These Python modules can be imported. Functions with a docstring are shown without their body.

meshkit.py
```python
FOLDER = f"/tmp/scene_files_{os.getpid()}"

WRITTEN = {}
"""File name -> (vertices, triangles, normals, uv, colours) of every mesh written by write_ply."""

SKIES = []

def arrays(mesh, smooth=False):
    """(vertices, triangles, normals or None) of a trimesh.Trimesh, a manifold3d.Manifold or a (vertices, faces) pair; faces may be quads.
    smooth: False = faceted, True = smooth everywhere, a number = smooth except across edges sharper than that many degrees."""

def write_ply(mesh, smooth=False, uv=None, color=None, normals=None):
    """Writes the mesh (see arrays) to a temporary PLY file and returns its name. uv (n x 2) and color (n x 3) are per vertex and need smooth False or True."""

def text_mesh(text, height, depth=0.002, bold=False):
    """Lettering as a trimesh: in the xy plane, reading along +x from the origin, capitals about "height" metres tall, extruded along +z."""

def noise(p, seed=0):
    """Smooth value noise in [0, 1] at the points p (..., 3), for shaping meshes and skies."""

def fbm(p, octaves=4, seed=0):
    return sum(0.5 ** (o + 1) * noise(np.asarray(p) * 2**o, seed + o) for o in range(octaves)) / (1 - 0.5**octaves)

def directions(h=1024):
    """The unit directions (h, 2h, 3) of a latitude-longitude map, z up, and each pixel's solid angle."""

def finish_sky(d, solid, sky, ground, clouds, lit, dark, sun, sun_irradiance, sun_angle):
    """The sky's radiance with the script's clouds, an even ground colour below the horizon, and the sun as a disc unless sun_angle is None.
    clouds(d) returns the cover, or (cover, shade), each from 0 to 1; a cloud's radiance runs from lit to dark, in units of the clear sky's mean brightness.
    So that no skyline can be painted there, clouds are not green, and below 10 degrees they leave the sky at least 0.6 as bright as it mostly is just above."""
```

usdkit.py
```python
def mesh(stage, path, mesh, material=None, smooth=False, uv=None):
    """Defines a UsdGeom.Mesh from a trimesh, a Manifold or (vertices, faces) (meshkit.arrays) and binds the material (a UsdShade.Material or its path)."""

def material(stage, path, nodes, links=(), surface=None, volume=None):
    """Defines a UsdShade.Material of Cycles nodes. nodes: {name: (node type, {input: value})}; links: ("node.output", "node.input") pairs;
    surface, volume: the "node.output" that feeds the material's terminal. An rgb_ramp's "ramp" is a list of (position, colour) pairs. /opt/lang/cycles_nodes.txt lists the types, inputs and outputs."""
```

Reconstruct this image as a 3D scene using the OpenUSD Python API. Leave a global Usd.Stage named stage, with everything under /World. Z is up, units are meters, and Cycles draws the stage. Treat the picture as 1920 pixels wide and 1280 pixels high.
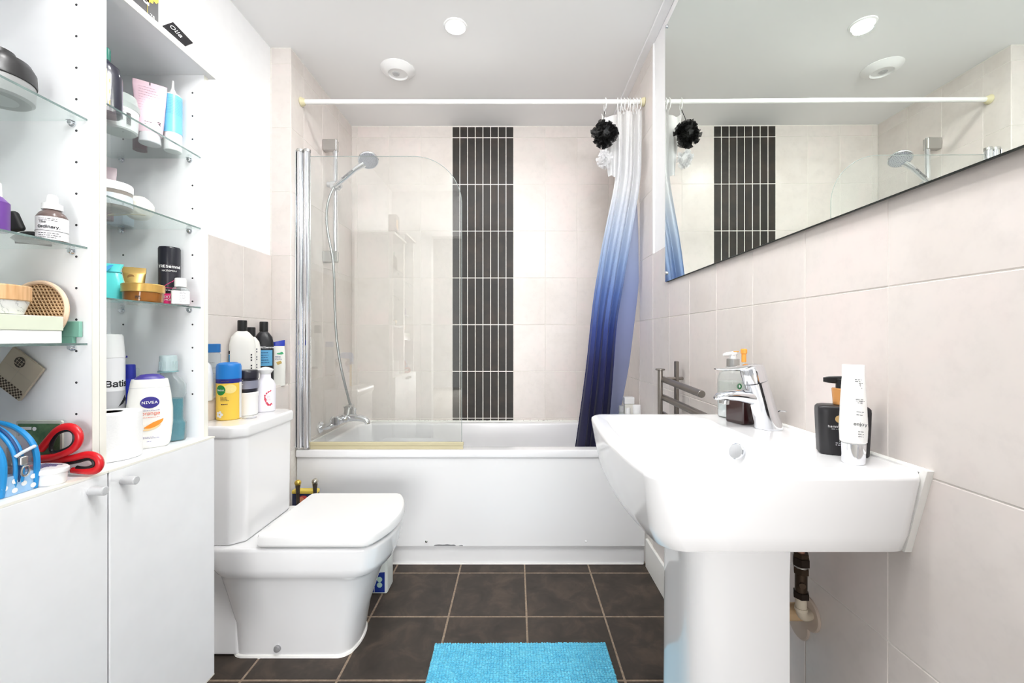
import math, numpy as np, trimesh, usdkit, meshkit
from pxr import Usd, UsdGeom, UsdLux, UsdShade, Gf, Sdf
from shapely.geometry import Polygon, Point
import manifold3d as m3

stage = Usd.Stage.CreateInMemory()
UsdGeom.SetStageUpAxis(stage, 'Z'); UsdGeom.SetStageMetersPerUnit(stage, 1.0)
UsdGeom.Xform.Define(stage, '/World'); UsdGeom.Scope.Define(stage, '/World/Looks')
PI = math.pi

# ------------------------------------------------------------------ camera, lights, exposure
CAM_H = 1.114
cam = UsdGeom.Camera.Define(stage, '/World/camera')
cam.AddTranslateOp().Set(Gf.Vec3d(0, 0, CAM_H)); cam.AddRotateXOp().Set(90.0)
cam.CreateHorizontalApertureAttr(36.0); cam.CreateFocalLengthAttr(36.0 * 786 / 1920)
cam.CreateHorizontalApertureOffsetAttr(-36.0 * 7 / 1920); cam.CreateVerticalApertureOffsetAttr(-36.0 * 6 / 1920)
cam.CreateClippingRangeAttr((0.02, 100.0)); cam.CreateExposureAttr(0.86)

def rect_light(name, loc, rot, w, h, power, color=(1, 1, 1)):
    l = UsdLux.RectLight.Define(stage, '/World/' + name)
    l.AddTranslateOp().Set(Gf.Vec3d(*loc)); l.AddRotateXYZOp().Set(Gf.Vec3f(*rot))
    l.CreateWidthAttr(w); l.CreateHeightAttr(h); l.CreateIntensityAttr(power); l.CreateColorAttr(Gf.Vec3f(*color))
    return l
# daylight of the hall behind the camera, coming in through the open doorway
rect_light('hall_daylight', (.37, -5.0, .95), (90, 0, 0), 3.0, 1.8, 6.5, (1.0, 1.0, 1.0))
def disk_light(name, loc, r, power, color=(1, 0.99, 0.975)):
    l = UsdLux.DiskLight.Define(stage, '/World/' + name)
    l.AddTranslateOp().Set(Gf.Vec3d(*loc)); l.CreateRadiusAttr(r); l.CreateIntensityAttr(power); l.CreateColorAttr(Gf.Vec3f(*color))
for k, (x, y) in enumerate([(-.268, 1.863), (-.268, .62)]):
    disk_light('downlight_bulb_light' + ('' if not k else '_%03d' % k), (x, y, 2.478), .036, 270.0)
lamp = UsdLux.SphereLight.Define(stage, '/World/wall_lamp_light')   # globe lamp over the doorway
lamp.AddTranslateOp().Set(Gf.Vec3d(0.15, .27, 2.30)); lamp.CreateRadiusAttr(.11); lamp.CreateIntensityAttr(27.0); lamp.CreateColorAttr(Gf.Vec3f(1, .995, .99))
dome = UsdLux.DomeLight.Define(stage, '/World/hall_ambience'); dome.CreateIntensityAttr(0.1); dome.CreateColorAttr(Gf.Vec3f(.97, .985, 1.0))

# ------------------------------------------------------------------ materials
def lin(c):
    c = np.asarray(c, float) / 255
    return tuple(np.where(c < .04045, c / 12.92, ((c + .055) / 1.055) ** 2.4))
LOOKS = {}
def mat(name, nodes, links, surface):
    if name not in LOOKS:
        LOOKS[name] = usdkit.material(stage, '/World/Looks/' + name, nodes, links, surface=surface)
    return LOOKS[name]
def flat(name, rgb, rough=.4, metal=0., **kw):
    return mat(name, {'p': ('principled_bsdf', dict(base_color=lin(rgb), roughness=rough, metallic=metal, **kw))}, [], 'p.BSDF')
def speckle(name, a, b, scale, rough=.5, bump=0., detail=4, lo=.35, hi=.65, **kw):
    n = {'g': ('geometry', {}), 'n': ('noise_texture', dict(scale=scale, detail=detail, roughness=.6)),
         'r': ('rgb_ramp', dict(ramp=[(lo, lin(a)), (hi, lin(b))])), 'p': ('principled_bsdf', dict(roughness=rough, **kw))}
    l = [('g.position', 'n.vector'), ('n.fac', 'r.fac'), ('r.color', 'p.base_color')]
    if bump:
        n['b'] = ('bump', dict(strength=bump, distance=.002)); l += [('n.fac', 'b.height'), ('b.normal', 'p.normal')]
    return mat(name, n, l, 'p.BSDF')
def tile_mat(name, shift, a, b, c, rough, s1, s2, bump, d=(.3, .7), vein=None):
    n = {'g': ('geometry', {}), 'm': ('mapping', dict(location=shift)),
         'n1': ('noise_texture', dict(scale=s1, detail=5, roughness=.6, distortion=.6)), 'r1': ('rgb_ramp', dict(ramp=[(d[0], lin(a)), (.5, lin(b)), (d[1], lin(c))])),
         'n2': ('noise_texture', dict(scale=s2, detail=8, roughness=.7)), 'r2': ('rgb_ramp', dict(ramp=[(.28, (.93, .93, .93)), (.5, (1, 1, 1)), (.75, (1.02, 1.015, 1.01))])),
         'x': ('mix_color', dict(blend_type='multiply', fac=.8)),
         'b': ('bump', dict(strength=bump, distance=.001)), 'p': ('principled_bsdf', dict(roughness=rough))}
    l = [('g.position', 'm.vector'), ('m.vector', 'n1.vector'), ('m.vector', 'n2.vector'), ('n1.fac', 'r1.fac'), ('n2.fac', 'r2.fac'),
         ('r1.color', 'x.a'), ('r2.color', 'x.b'), ('x.result', 'p.base_color'), ('n2.fac', 'b.height'), ('b.normal', 'p.normal')]
    return mat(name, n, l, 'p.BSDF')
def pane(name, tint, f0=.045, gloss=.0, white=.0, whitecol=(230, 240, 238), power=4.):
    n = {'lw': ('layer_weight', dict(blend=.5)), 'pw': ('math', dict(math_type='power', value2=power)), 'ma': ('math', dict(math_type='multiply_add', value2=.75 - f0, value3=f0)),
         't': ('transparent_bsdf', dict(color=tint)), 's': ('glossy_bsdf', dict(color=(1, 1, 1), roughness=gloss)), 'm': ('mix_closure', {})}
    l = [('lw.facing', 'pw.value1'), ('pw.value', 'ma.value1'), ('ma.value', 'm.fac'), ('t.BSDF', 'm.closure1'), ('s.BSDF', 'm.closure2')]
    top = 'm.closure'
    if white:
        n['d'] = ('diffuse_bsdf', dict(color=lin(whitecol))); n['w'] = ('mix_closure', dict(fac=white))
        l += [('m.closure', 'w.closure1'), ('d.BSDF', 'w.closure2')]; top = 'w.closure'
    return mat(name, n, l, top)

PAINT = speckle('white_paint', (246, 246, 247), (248, 248, 249), 30, .6, .05)
CEIL = flat('ceiling_paint', (247, 247, 247), .7)
MELA = speckle('white_melamine', (240, 241, 243), (243, 244, 246), 12, .35)
EDGE = flat('cream_edging', (243, 241, 232), .4)
CERAM = flat('white_ceramic', (246, 246, 247), .12, coat_weight=.4)
ACRYL = flat('white_acrylic', (243, 243, 245), .2, coat_weight=.3)
PANELW = flat('white_panel', (238, 238, 239), .35)
SEAL = flat('white_sealant', (248, 247, 243), .45)
WHITE = flat('white_plastic', (243, 243, 243), .35)
CHROME = flat('chrome', (228, 230, 234), .07, 1.)
SATIN = flat('satin_metal', (196, 196, 194), .28, 1.)
STEEL = flat('brushed_steel', (152, 146, 140), .33, 1.)
GREYP = flat('grey_plastic', (196, 197, 199), .4)
BLACK = flat('black_plastic', (22, 22, 24), .35)
INK = flat('black_print', (40, 40, 44), .6)
GREYINK = flat('grey_print', (140, 140, 146), .6)
WINK = flat('white_print', (236, 236, 236), .6)
NAVY = flat('navy_plastic', (38, 40, 132), .35)
GROUT = speckle('pale_grout', (230, 225, 218), (238, 234, 228), 60, .8)
FGROUT = speckle('brown_grout', (138, 120, 102), (164, 146, 128), 80, .85)
BEIGE = [tile_mat('beige_tile_%d' % k, (k * 3.7, k * 1.9, k * 5.3), (220, 212, 206), (227, 220, 215), (232, 220, 216), .30, 3.0, 24, .05) for k in range(3)]
DARK = [tile_mat('dark_tile_%d' % k, (k * 2.7, k * 4.1, k * 1.3), (30, 27, 24), (39, 34, 30), (56, 45, 38), .55, 7, 60, .25) for k in range(3)]
FTILE = [tile_mat('floor_tile_%d' % k, (k * 2.1, k * 6.1, k * .7), (44, 37, 31), (62, 53, 46), (92, 77, 65), .6, 10, 75, .25, (.22, .8)) for k in range(4)]
SHELFG = pane('shelf_glass', (.93, .962, .95), .04)
SHELFE = flat('green_glass_edge', (128, 150, 146), .15, transmission_weight=.5)
SCREENG = pane('screen_glass', (.965, .975, .965), .075)
CLEAR = pane('clear_plastic', (.93, .95, .95), .04, .05, .10)
MILKY = pane('milky_plastic', (.86, .89, .88), .04, .1, .35)
MIRROR = flat('mirror_silver', (238, 244, 238), .0, 1.)

# ------------------------------------------------------------------ scene helpers
USED, OFF = {}, {}
def uniq(par, name):
    k = USED.get((par, name), 0); USED[(par, name)] = k + 1
    return par + '/' + name + ('_%03d' % k if k else '')
def keys(path, **kw):
    p = stage.GetPrimAtPath(path)
    for k, v in kw.items():
        if v: p.SetCustomDataByKey(k, v)
def thing(name, label, cat, loc=(0, 0, 0), rz=0, rx=0, ry=0, group=None, kind=None, world=False):
    path = uniq('/World', name); x = UsdGeom.Xform.Define(stage, path)
    x.AddTranslateOp().Set(Gf.Vec3d(*map(float, loc))); x.AddRotateXYZOp().Set(Gf.Vec3f(rx, ry, rz))
    keys(path, label=label, category=cat, group=group, kind=kind)
    OFF[path] = -np.array(loc, float) if world else np.zeros(3)
    return path
def part(par, name, m, mt, smooth=32, label=None, kind=None):
    path = uniq(par, name); off = OFF['/'.join(par.split('/')[:3])]
    if hasattr(m, 'to_mesh'):
        v, f, _ = meshkit.arrays(m); m = trimesh.Trimesh(v, f, process=False)
    m = m.copy(); m.apply_translation(off)
    usdkit.mesh(stage, path, m, mt, smooth=smooth); keys(path, label=label, kind=kind)
    return path
def struct(name, m, mt):
    path = '/World/' + name; usdkit.mesh(stage, path, m, mt); keys(path, kind='structure'); OFF[path] = np.zeros(3); return path
def structx(name):
    path = '/World/' + name; UsdGeom.Xform.Define(stage, path); keys(path, kind='structure'); OFF[path] = np.zeros(3); return path
def copy_of(src, name, loc, label, cat, group, rz=0):
    path = uniq('/World', name); x = UsdGeom.Xform.Define(stage, path)
    x.AddTranslateOp().Set(Gf.Vec3d(*map(float, loc))); x.AddRotateXYZOp().Set(Gf.Vec3f(0, 0, rz))
    pr = x.GetPrim(); pr.GetReferences().AddInternalReference(src); pr.SetInstanceable(True)
    keys(path, label=label, category=cat, group=group); return path

# ------------------------------------------------------------------ mesh helpers
def cat(*ms): return trimesh.util.concatenate([m for m in ms])
def box(x0, x1, y0, y1, z0, z1, b=0.):
    c = np.array([(x0 + x1) / 2, (y0 + y1) / 2, (z0 + z1) / 2]); h = np.abs(np.array([x1 - x0, y1 - y0, z1 - z0])) / 2
    if not b:
        m = trimesh.creation.box(2 * h)
    else:
        b = min(b, h.min() * .95); p = []
        for s in np.ndindex(2, 2, 2):
            s = np.array(s) * 2 - 1
            for k in range(3):
                q = h - b; q = q.copy(); q[k] = h[k]; p.append(s * q)
        m = trimesh.convex.convex_hull(np.array(p))
    m.apply_translation(c); return m
def rbox(x0, x1, y0, y1, z0, z1, r, n=2):
    s = trimesh.creation.icosphere(n, r).vertices
    P = [s + np.array([a, b_, c_]) for a in (x0 + r, x1 - r) for b_ in (y0 + r, y1 - r) for c_ in (z0 + r, z1 - r)]
    return trimesh.convex.convex_hull(np.vstack(P))
def loft(rings, cap0=True, cap1=True, closed=False):
    n = len(rings[0]); v = [np.asarray(r, float) for r in rings]; f = []; R = len(rings)
    i = np.arange(n); j = (i + 1) % n
    for k in range(R - 1 + (1 if closed else 0)):
        a, b = k * n, ((k + 1) % R) * n
        f += [np.stack([a + i, a + j, b + j], 1), np.stack([a + i, b + j, b + i], 1)]
    V = np.vstack(v); N = len(V)
    if not closed and cap0:
        V = np.vstack([V, v[0].mean(0)]); f.append(np.stack([j, i, np.full(n, N)], 1)); N += 1
    if not closed and cap1:
        V = np.vstack([V, v[-1].mean(0)]); a = (R - 1) * n; f.append(np.stack([a + i, a + j, np.full(n, N)], 1))
    return trimesh.Trimesh(V, np.vstack(f), process=False)
def se(z, a, b, p=2., n=36, cx=0, cy=0):
    t = np.arange(n) * 2 * PI / n; c, s = np.cos(t), np.sin(t)
    return np.stack([cx + a * np.sign(c) * np.abs(c) ** (2 / p), cy + b * np.sign(s) * np.abs(s) ** (2 / p), np.full(n, z)], 1)
def shape(prof, p=2., n=36):
    """prof: (z, a, b[, p]) rows, bottom to top"""
    return loft([se(r[0], r[1], r[2], r[3] if len(r) > 3 else p, n) for r in prof])
def lathe(prof, n=32): return shape([(z, r, r) for r, z in prof], 2., n)
def cyl(r, z0, z1, n=28, b=0.):
    return lathe([(r - b, z0), (r, z0 + b), (r, z1 - b), (r - b, z1)] if b else [(r, z0), (r, z1)], n)
def rotm(ax, deg): return trimesh.transformations.rotation_matrix(math.radians(deg), ax)
def move(m, loc=(0, 0, 0), rx=0, ry=0, rz=0, s=None):
    m = m.copy()
    if s is not None: m.apply_transform(np.diag([*(s if np.ndim(s) else (s,) * 3), 1.]))
    for ax, d in (((1, 0, 0), rx), ((0, 1, 0), ry), ((0, 0, 1), rz)):
        if d: m.apply_transform(rotm(ax, d))
    m.apply_translation(loc); return m
def bar(p, q, r, n=16, r2=None, b=0.):
    p, q = np.array(p, float), np.array(q, float); L = np.linalg.norm(q - p); r2 = r if r2 is None else r2
    m = lathe([(r - b, 0), (r, b), (r2, L - b), (r2 - b, L)] if b else [(r, 0), (r2, L)], n)
    m.apply_transform(trimesh.geometry.align_vectors([0, 0, 1], (q - p) / L)); m.apply_translation(p); return m
def spline(pts, n=40, closed=False):
    from scipy.interpolate import CubicSpline
    P = np.array(pts, float)
    if closed: P = np.vstack([P, P[:1]])
    t = np.r_[0, np.cumsum(np.linalg.norm(np.diff(P, axis=0), axis=1))]
    cs = CubicSpline(t, P, bc_type='periodic' if closed else 'natural')
    return cs(np.linspace(0, t[-1], n + (1 if closed else 0)))[:n if closed else None]
def tube(pts, r, n=10, closed=False, flat_=None):
    P = np.array(pts, float); K = len(P); rr = np.broadcast_to(np.asarray(r, float), (K,))
    T = np.gradient(P, axis=0) if not closed else np.roll(P, -1, 0) - np.roll(P, 1, 0)
    T /= np.linalg.norm(T, axis=1, keepdims=True) + 1e-12
    u = np.cross(T[0], [0, 0, 1.]); u = u if np.linalg.norm(u) > .1 else np.cross(T[0], [0, 1., 0]); u /= np.linalg.norm(u); rings = []
    for k in range(K):
        u = u - T[k] * (u @ T[k]); u /= np.linalg.norm(u); w = np.cross(T[k], u); a = np.arange(n) * 2 * PI / n
        rings.append(P[k] + rr[k] * (np.cos(a)[:, None] * u + (flat_ or 1) * np.sin(a)[:, None] * w))
    return loft(rings, closed=closed)
def extr(pts, h, z0=0.):
    m = trimesh.creation.extrude_polygon(pts if isinstance(pts, Polygon) else Polygon(pts), h, engine='earcut'); m.apply_translation((0, 0, z0)); return m
def arc(cx, cy, r, a0, a1, n=12):
    t = np.radians(np.linspace(a0, a1, n)); return [(cx + r * math.cos(q), cy + r * math.sin(q)) for q in t]
def rrect(x0, x1, y0, y1, r, n=6):
    return arc(x1 - r, y1 - r, r, 0, 90, n) + arc(x0 + r, y1 - r, r, 90, 180, n) + arc(x0 + r, y0 + r, r, 180, 270, n) + arc(x1 - r, y0 + r, r, 270, 360, n)
def ring3(pts, z): return np.array([(x, y, z) for x, y in pts])

# print (flat or wrapped onto an ellipse) on the front of a thing: front is -y, x to the right, z up
def onface(m, y=0., R=None, lift=.0003):
    """m lies in the xy plane (x right, y up), extruded along +z; puts it on the plane at y, or on the ellipse R=(a, b)."""
    if R is not None: m = trimesh.Trimesh(*trimesh.remesh.subdivide_to_size(m.vertices, m.faces, min(R) * .28, max_iter=8), process=False)
    v = np.array(m.vertices)
    if R is None:
        w = np.stack([v[:, 0], y - lift - v[:, 2], v[:, 1]], 1)
    else:
        a, b = R; rr = (a + b) / 2; t = v[:, 0] / rr; d = lift + v[:, 2]
        w = np.stack([(a + d) * np.sin(t), -(b + d) * np.cos(t), v[:, 1]], 1)
    return trimesh.Trimesh(w, m.faces, process=False)
def words(s, h, x=0., z=0., y=0., R=None, sx=1., bold=False, lift=.0003, center=True, vert=False, d=.0004):
    m = meshkit.text_mesh(s, h, d, bold); b = m.bounds
    m.apply_translation((-(b[0][0] + b[1][0]) / 2 if center else -b[0][0], -(b[0][1] + b[1][1]) / 2, 0)); m.apply_transform(np.diag([sx, 1, 1, 1]))
    if vert: m.apply_transform(rotm((0, 0, 1), 90))
    m.apply_translation((x, z, 0))
    if R is not None: m = m.subdivide() if len(m.faces) < 4000 else m
    return onface(m, y, R, lift)
def patch(x0, x1, z0, z1, y=0., R=None, lift=.0002, d=.0003, n=10):
    xs = np.linspace(x0, x1, n + 1 if R is not None else 2); ms = [box(xs[i], xs[i + 1], z0, z1, 0, d) for i in range(len(xs) - 1)]
    return onface(cat(*ms), y, R, lift)
def blob(pts, y=0., R=None, lift=.0003, d=.0003): return onface(extr(pts, d), y, R, lift)
def ell(cx, cz, a, b, y=0., R=None, lift=.0003, n=28, d=.0003):
    t = np.arange(n) * 2 * PI / n; return blob([(cx + a * math.cos(q), cz + b * math.sin(q)) for q in t], y, R, lift, d)
def fine(x0, x1, z, rows, pitch, h=.0009, y=0., R=None, seed=1, lift=.0003):
    g = np.random.default_rng(seed); ms = []
    for k in range(rows):
        x = x0; end = x1 - (x1 - x0) * .35 * g.random()
        while x < end:
            w = (.0015 + .004 * g.random()); ms.append(box(x, min(x + w, end), z - k * pitch, z - k * pitch + h, 0, .0003)); x += w + .0012
    return onface(cat(*ms), y, R, lift)
def band(z0, z1, a, b, p=2., lift=.0004, n=36):
    a += lift; b += lift
    return loft([se(z0, a, b, p, n), se(z1, a, b, p, n)], False, False)

# ================================================================== ROOM
XR, XL, XA, YB, YP, ZC = .642, -1.166, -1.072, 2.74, 2.0, 2.501     # right wall tile face, left wall, alcove wall, back wall, pier face, ceiling
ZG, PZ, PU = .592, .3055, .2065                                     # grout heights and tile pitch
rng = np.random.default_rng(7)
def tile_run(par, mats, place, us, zs, g=.0018, t=.007, b=.0012, name='tile'):
    """place(u0, u1, z0, z1, proud) -> box corners"""
    for i in range(len(us) - 1):
        for j in range(len(zs) - 1):
            if us[i + 1] - us[i] < .012 or zs[j + 1] - zs[j] < .012: continue
            e = rng.uniform(0, .0006)
            part(par, name, box(*place(us[i] + g / 2, us[i + 1] - g / 2, zs[j] + g / 2, zs[j + 1] - g / 2, t + e), b), mats[int(rng.integers(len(mats)))], False)
zrows = [ZG + PZ * k for k in range(-2, 8)]
def clipv(v, lo, hi): return [lo] + [q for q in v if lo + .004 < q < hi - .004] + [hi]

floor = structx('floor')
part(floor, 'grout_bed', box(-1.4, .66, .02, 2.1, -.06, -.0008), FGROUT, False)
fx = [(-.2695 + .3126 * 0) + .3126 * k for k in range(-4, 5)]; fy = [1.9915 - .3126 * k for k in range(6, -1, -1)]
tile_run(floor, FTILE, lambda a, b, c, d, p: (a, b, c, d, -.009, p - .0072), clipv(fx, XL, .645), clipv(fy, .1, 2.08), .0068, .0072, .0015)
hall = structx('trim_2'); part(hall, 'hall_floor', box(-2, 2, -5.4, .02, -.06, 0), flat('hall_carpet', (214, 208, 198), .9), False, label='pale floor of the hall behind the doorway')

struct('ceiling', box(-1.3, .75, .02, 2.9, ZC, ZC + .05), CEIL)
wb = structx('wall_back')
part(wb, 'grout_bed', box(-1.2, .75, YB + .0012, YB + .1, .0, ZC + .04), GROUT, False)
SX0, SX1 = -.4155, -.0135
pb = lambda a, b, c, d, p: (a, b, YB + .007 - p, YB + .012, c, d)
zb = clipv(zrows, .575, ZC - .004)
tile_run(wb, BEIGE, pb, clipv([SX0 - PU * k for k in range(4, -1, -1)], XA, SX0), zb)
tile_run(wb, BEIGE, pb, clipv([SX1 + PU * k for k in range(5)], SX1, XR), zb)
tile_run(wb, DARK, pb, list(np.linspace(SX0, SX1, 9)), zb, .0052, .0066, .0008, 'mosaic_tile')

wr = structx('wall_right')
part(wr, 'plaster', box(XR + .0055, XR + .12, .0, YB + .1, .0, ZC + .04), PAINT, False, label='white painted upper wall')
pr = lambda a, b, c, d, p: (XR + .007 - p, XR + .012, a, b, c, d)
ur = [.7225 + PU * k for k in range(-3, 11)]
tile_run(wr, BEIGE, pr, clipv(ur, .15, 1.9615), clipv(zrows, .01, 1.509))
tile_run(wr, BEIGE, pr, clipv(ur, 1.9615, YB), clipv(zrows, .3, ZC - .004))
part(wr, 'grout_bed', box(XR + .0012, XR + .009, .12, 1.962, .0, 1.507), GROUT, False)
part(wr, 'grout_bed', box(XR + .0012, XR + .009, 1.962, YB + .05, .0, ZC), GROUT, False)
part(wr, 'tile_trim', box(XR - .001, XR + .008, 1.956, 1.966, 1.509, ZC - .002, .001), WHITE, False, label='white plastic edge trim')
struct('trim_1', box(.605, XR + .006, .15, YB, ZC - .010, ZC, .003), PAINT)

wl = structx('wall_left')
part(wl, 'plaster', box(XL - .12, XL - .0055, .0, YP + .1, .0, ZC + .04), PAINT, False, label='white painted upper wall')
part(wl, 'grout_bed', box(XL - .008, XL - .0012, 1.19, YP + .02, .85, 1.507), GROUT, False)
pl = lambda a, b, c, d, p: (XL - .012, XL - .007 + p, a, b, c, d)
tile_run(wl, BEIGE, pl, clipv([YP - PU * k for k in range(7, -1, -1)], .95, YP - .001), clipv(zrows, .88, 1.509))
# pier end and alcove wall
part(wl, 'pier', box(XL - .12, XA - .0012, YP + .0012, YB + .1, .0, ZC + .04), GROUT, False)
tile_run(wl, BEIGE, lambda a, b, c, d, p: (a, b, YP + .007 - p, YP + .012, c, d), [XL, XA - .001], clipv(zrows, .01, ZC - .004))
tile_run(wl, BEIGE, lambda a, b, c, d, p: (XA - .012, XA - .007 + p, a, b, c, d), clipv([YB - PU * k for k in range(4, -1, -1)], YP, YB), clipv(zrows, .575, ZC - .004))
# boxed ledge behind the toilet
part(wl, 'ledge', box(XL - .01, -1.0862, 1.20, YP + .004, .0, .8912), GROUT, False)
tile_run(wl, BEIGE, lambda a, b, c, d, p: (-1.093, -1.0885 + p - .0015, a, b, c, d), clipv([YP - PU * k for k in range(5, -1, -1)], 1.20, YP), clipv(zrows, .01, .893))
tile_run(wl, BEIGE, lambda a, b, c, d, p: (c, d, a, b, .886, .8925 + p - .0004), clipv([YP - PU * k for k in range(5, -1, -1)], 1.20, YP - .001), [XL + .001, -1.084])

wf = structx('wall_front')
DX0, DX1, DZ = -.80, .50, 2.08
part(wf, 'wall_panel', box(XL - .1, DX0, .03, .13, 0, ZC), PAINT, False); part(wf, 'wall_panel', box(DX1, XR + .1, .03, .13, 0, ZC), PAINT, False)
part(wf, 'lintel', box(DX0, DX1, .03, .13, DZ, ZC), PAINT, False)
struct('baseboard_right', box(XR - .010, XR + .004, .15, 2.045, .0, .14, .003), SEAL)

# ================================================================== BATH
tb = thing('bathtub', 'white acrylic bathtub fitted across the tiled alcove', 'bathtub', (-.21, 2.38, 0), world=True)
RZ = .572; T0, T1, TY0, TY1 = XA + .002, XR - .002, 2.035, YB - .002
def tr(dx0, dx1, dy0, dy1, z, r): return ring3(rrect(T0 + dx0, T1 - dx1, TY0 + dy0, TY1 - dy1, r, 9), z)
part(tb, 'tub', loft([tr(.004, 0, .002, 0, RZ - .036, .004), tr(0, 0, 0, 0, RZ - .033, .006), tr(0, 0, 0, 0, RZ - .006, .006), tr(.002, .002, .002, .002, RZ - .0015, .006), tr(.007, .007, .007, .007, RZ, .008),
     tr(.075, .075, .062, .045, RZ, .07), tr(.083, .083, .070, .053, RZ - .004, .07), tr(.09, .09, .076, .06, RZ - .014, .07), tr(.11, .13, .09, .075, RZ - .2, .08), tr(.14, .22, .11, .10, RZ - .38, .10), tr(.19, .3, .16, .16, RZ - .42, .1)], cap0=False), ACRYL, 40)
part(tb, 'overflow', move(lathe([(.0, 0), (.028, .001), (.033, .004), (.033, .008), (.0, .010)]), (T0 + .098, 2.39, .47), ry=80), CHROME)
chip = [(-.40, 0), (-.395, .005), (-.375, .008), (-.352, .006), (-.335, .0095), (-.318, .006), (-.30, .007), (-.292, .001), (-.282, .0), (-.272, .003), (-.262, .005), (-.256, .0)]
pts = [(XA + .004, 0)] + chip + [(XR - .012, 0), (XR - .012, .436), (XA + .004, .436)]
pm = move(extr(pts, .014), (0, 2.062, .1), rx=90)
bp = part(tb, 'panel', pm, PANELW, False, label='plain white front panel, chipped at its lower edge')
for x in (-.437, .343): part(bp, 'screw', move(lathe([(.0, 0), (.006, .0), (.006, .0015), (.003, .003), (0, .0032)], 16), (x, 2.048, .122), rx=90), SATIN if x < 0 else WHITE)
struct('baseboard_back', box(XA, XR - .008, 2.072, 2.088, .0, .0885), PANELW)
struct('trim_3', box(XA, XR - .012, 2.064, 2.073, -.001, .006, .002), SEAL)
part(tb, 'sealant', cat(box(T0, T1, YB - .008, YB + .001, RZ - .002, RZ + .006, .002), box(T0 - .001, T0 + .007, TY0 + .02, TY1, RZ - .002, RZ + .006, .002)), SEAL, False, label='white sealant bead with mould spots')
ms = []
for k in range(46):
    x = rng.choice([rng.uniform(-.98, -.42), rng.uniform(-.42, .32)]); ms.append(move(trimesh.creation.icosphere(0, 1), (x, YB - .005, RZ + .0062 + rng.uniform(-.001, .001)), s=(rng.uniform(.0012, .005), .0016, rng.uniform(.0008, .002))))
part(tb, 'mould_spots', cat(*ms), flat('mould', (72, 66, 58), .9), False, kind='stuff')

# shower screen
sc = thing('shower_screen', 'clear glass bath screen with round corner hinged on chrome posts', 'shower screen', (XA, 2.05, RZ), world=True)
SX_, SE_, STOP, SBOT, SR = -1.008, -.264, 2.003, .604, .235
gp = [(SX_, SBOT), (SE_, SBOT)] + arc(SE_ - SR, STOP - SR, SR, 0, 90, 26) + [(SX_, STOP)]
part(sc, 'glass_panel', move(extr(gp, .005), (0, 2.0525, 0), rx=90), SCREENG, False)
rim_ = tube([(x, 2.05, z) for x, z in gp[1:]], .0016, 6); part(sc, 'glass_edge', rim_, flat('glass_edge', (188, 198, 196), .1, transmission_weight=.4))
for x, r in ((-1.0535, .0155), (-1.0195, .0155)):
    part(sc, 'post', bar((x, 2.05, RZ + .003), (x, 2.05, 2.03), r, 24, b=.001), CHROME)
    part(sc, 'end_cap', bar((x, 2.05, 2.022), (x, 2.05, 2.036), r + .0012, 24, b=.001), SATIN)
part(sc, 'wall_channel', box(XA, -1.068, 2.036, 2.064, RZ + .004, 2.028, .002), CHROME, False)
part(sc, 'bottom_foot', box(-1.071, -1.003, 2.036, 2.066, RZ + .0005, RZ + .012, .002), SATIN, False)
part(sc, 'seal_strip', cat(box(-1.004, -.255, 2.043, 2.057, .590, .608, .002), box(-1.004, -.257, 2.046, 2.054, RZ + .0005, .592, .001)), flat('yellowed_vinyl', (214, 204, 168), .3, transmission_weight=.15), False, label='yellowed vinyl drip seal')

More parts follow.
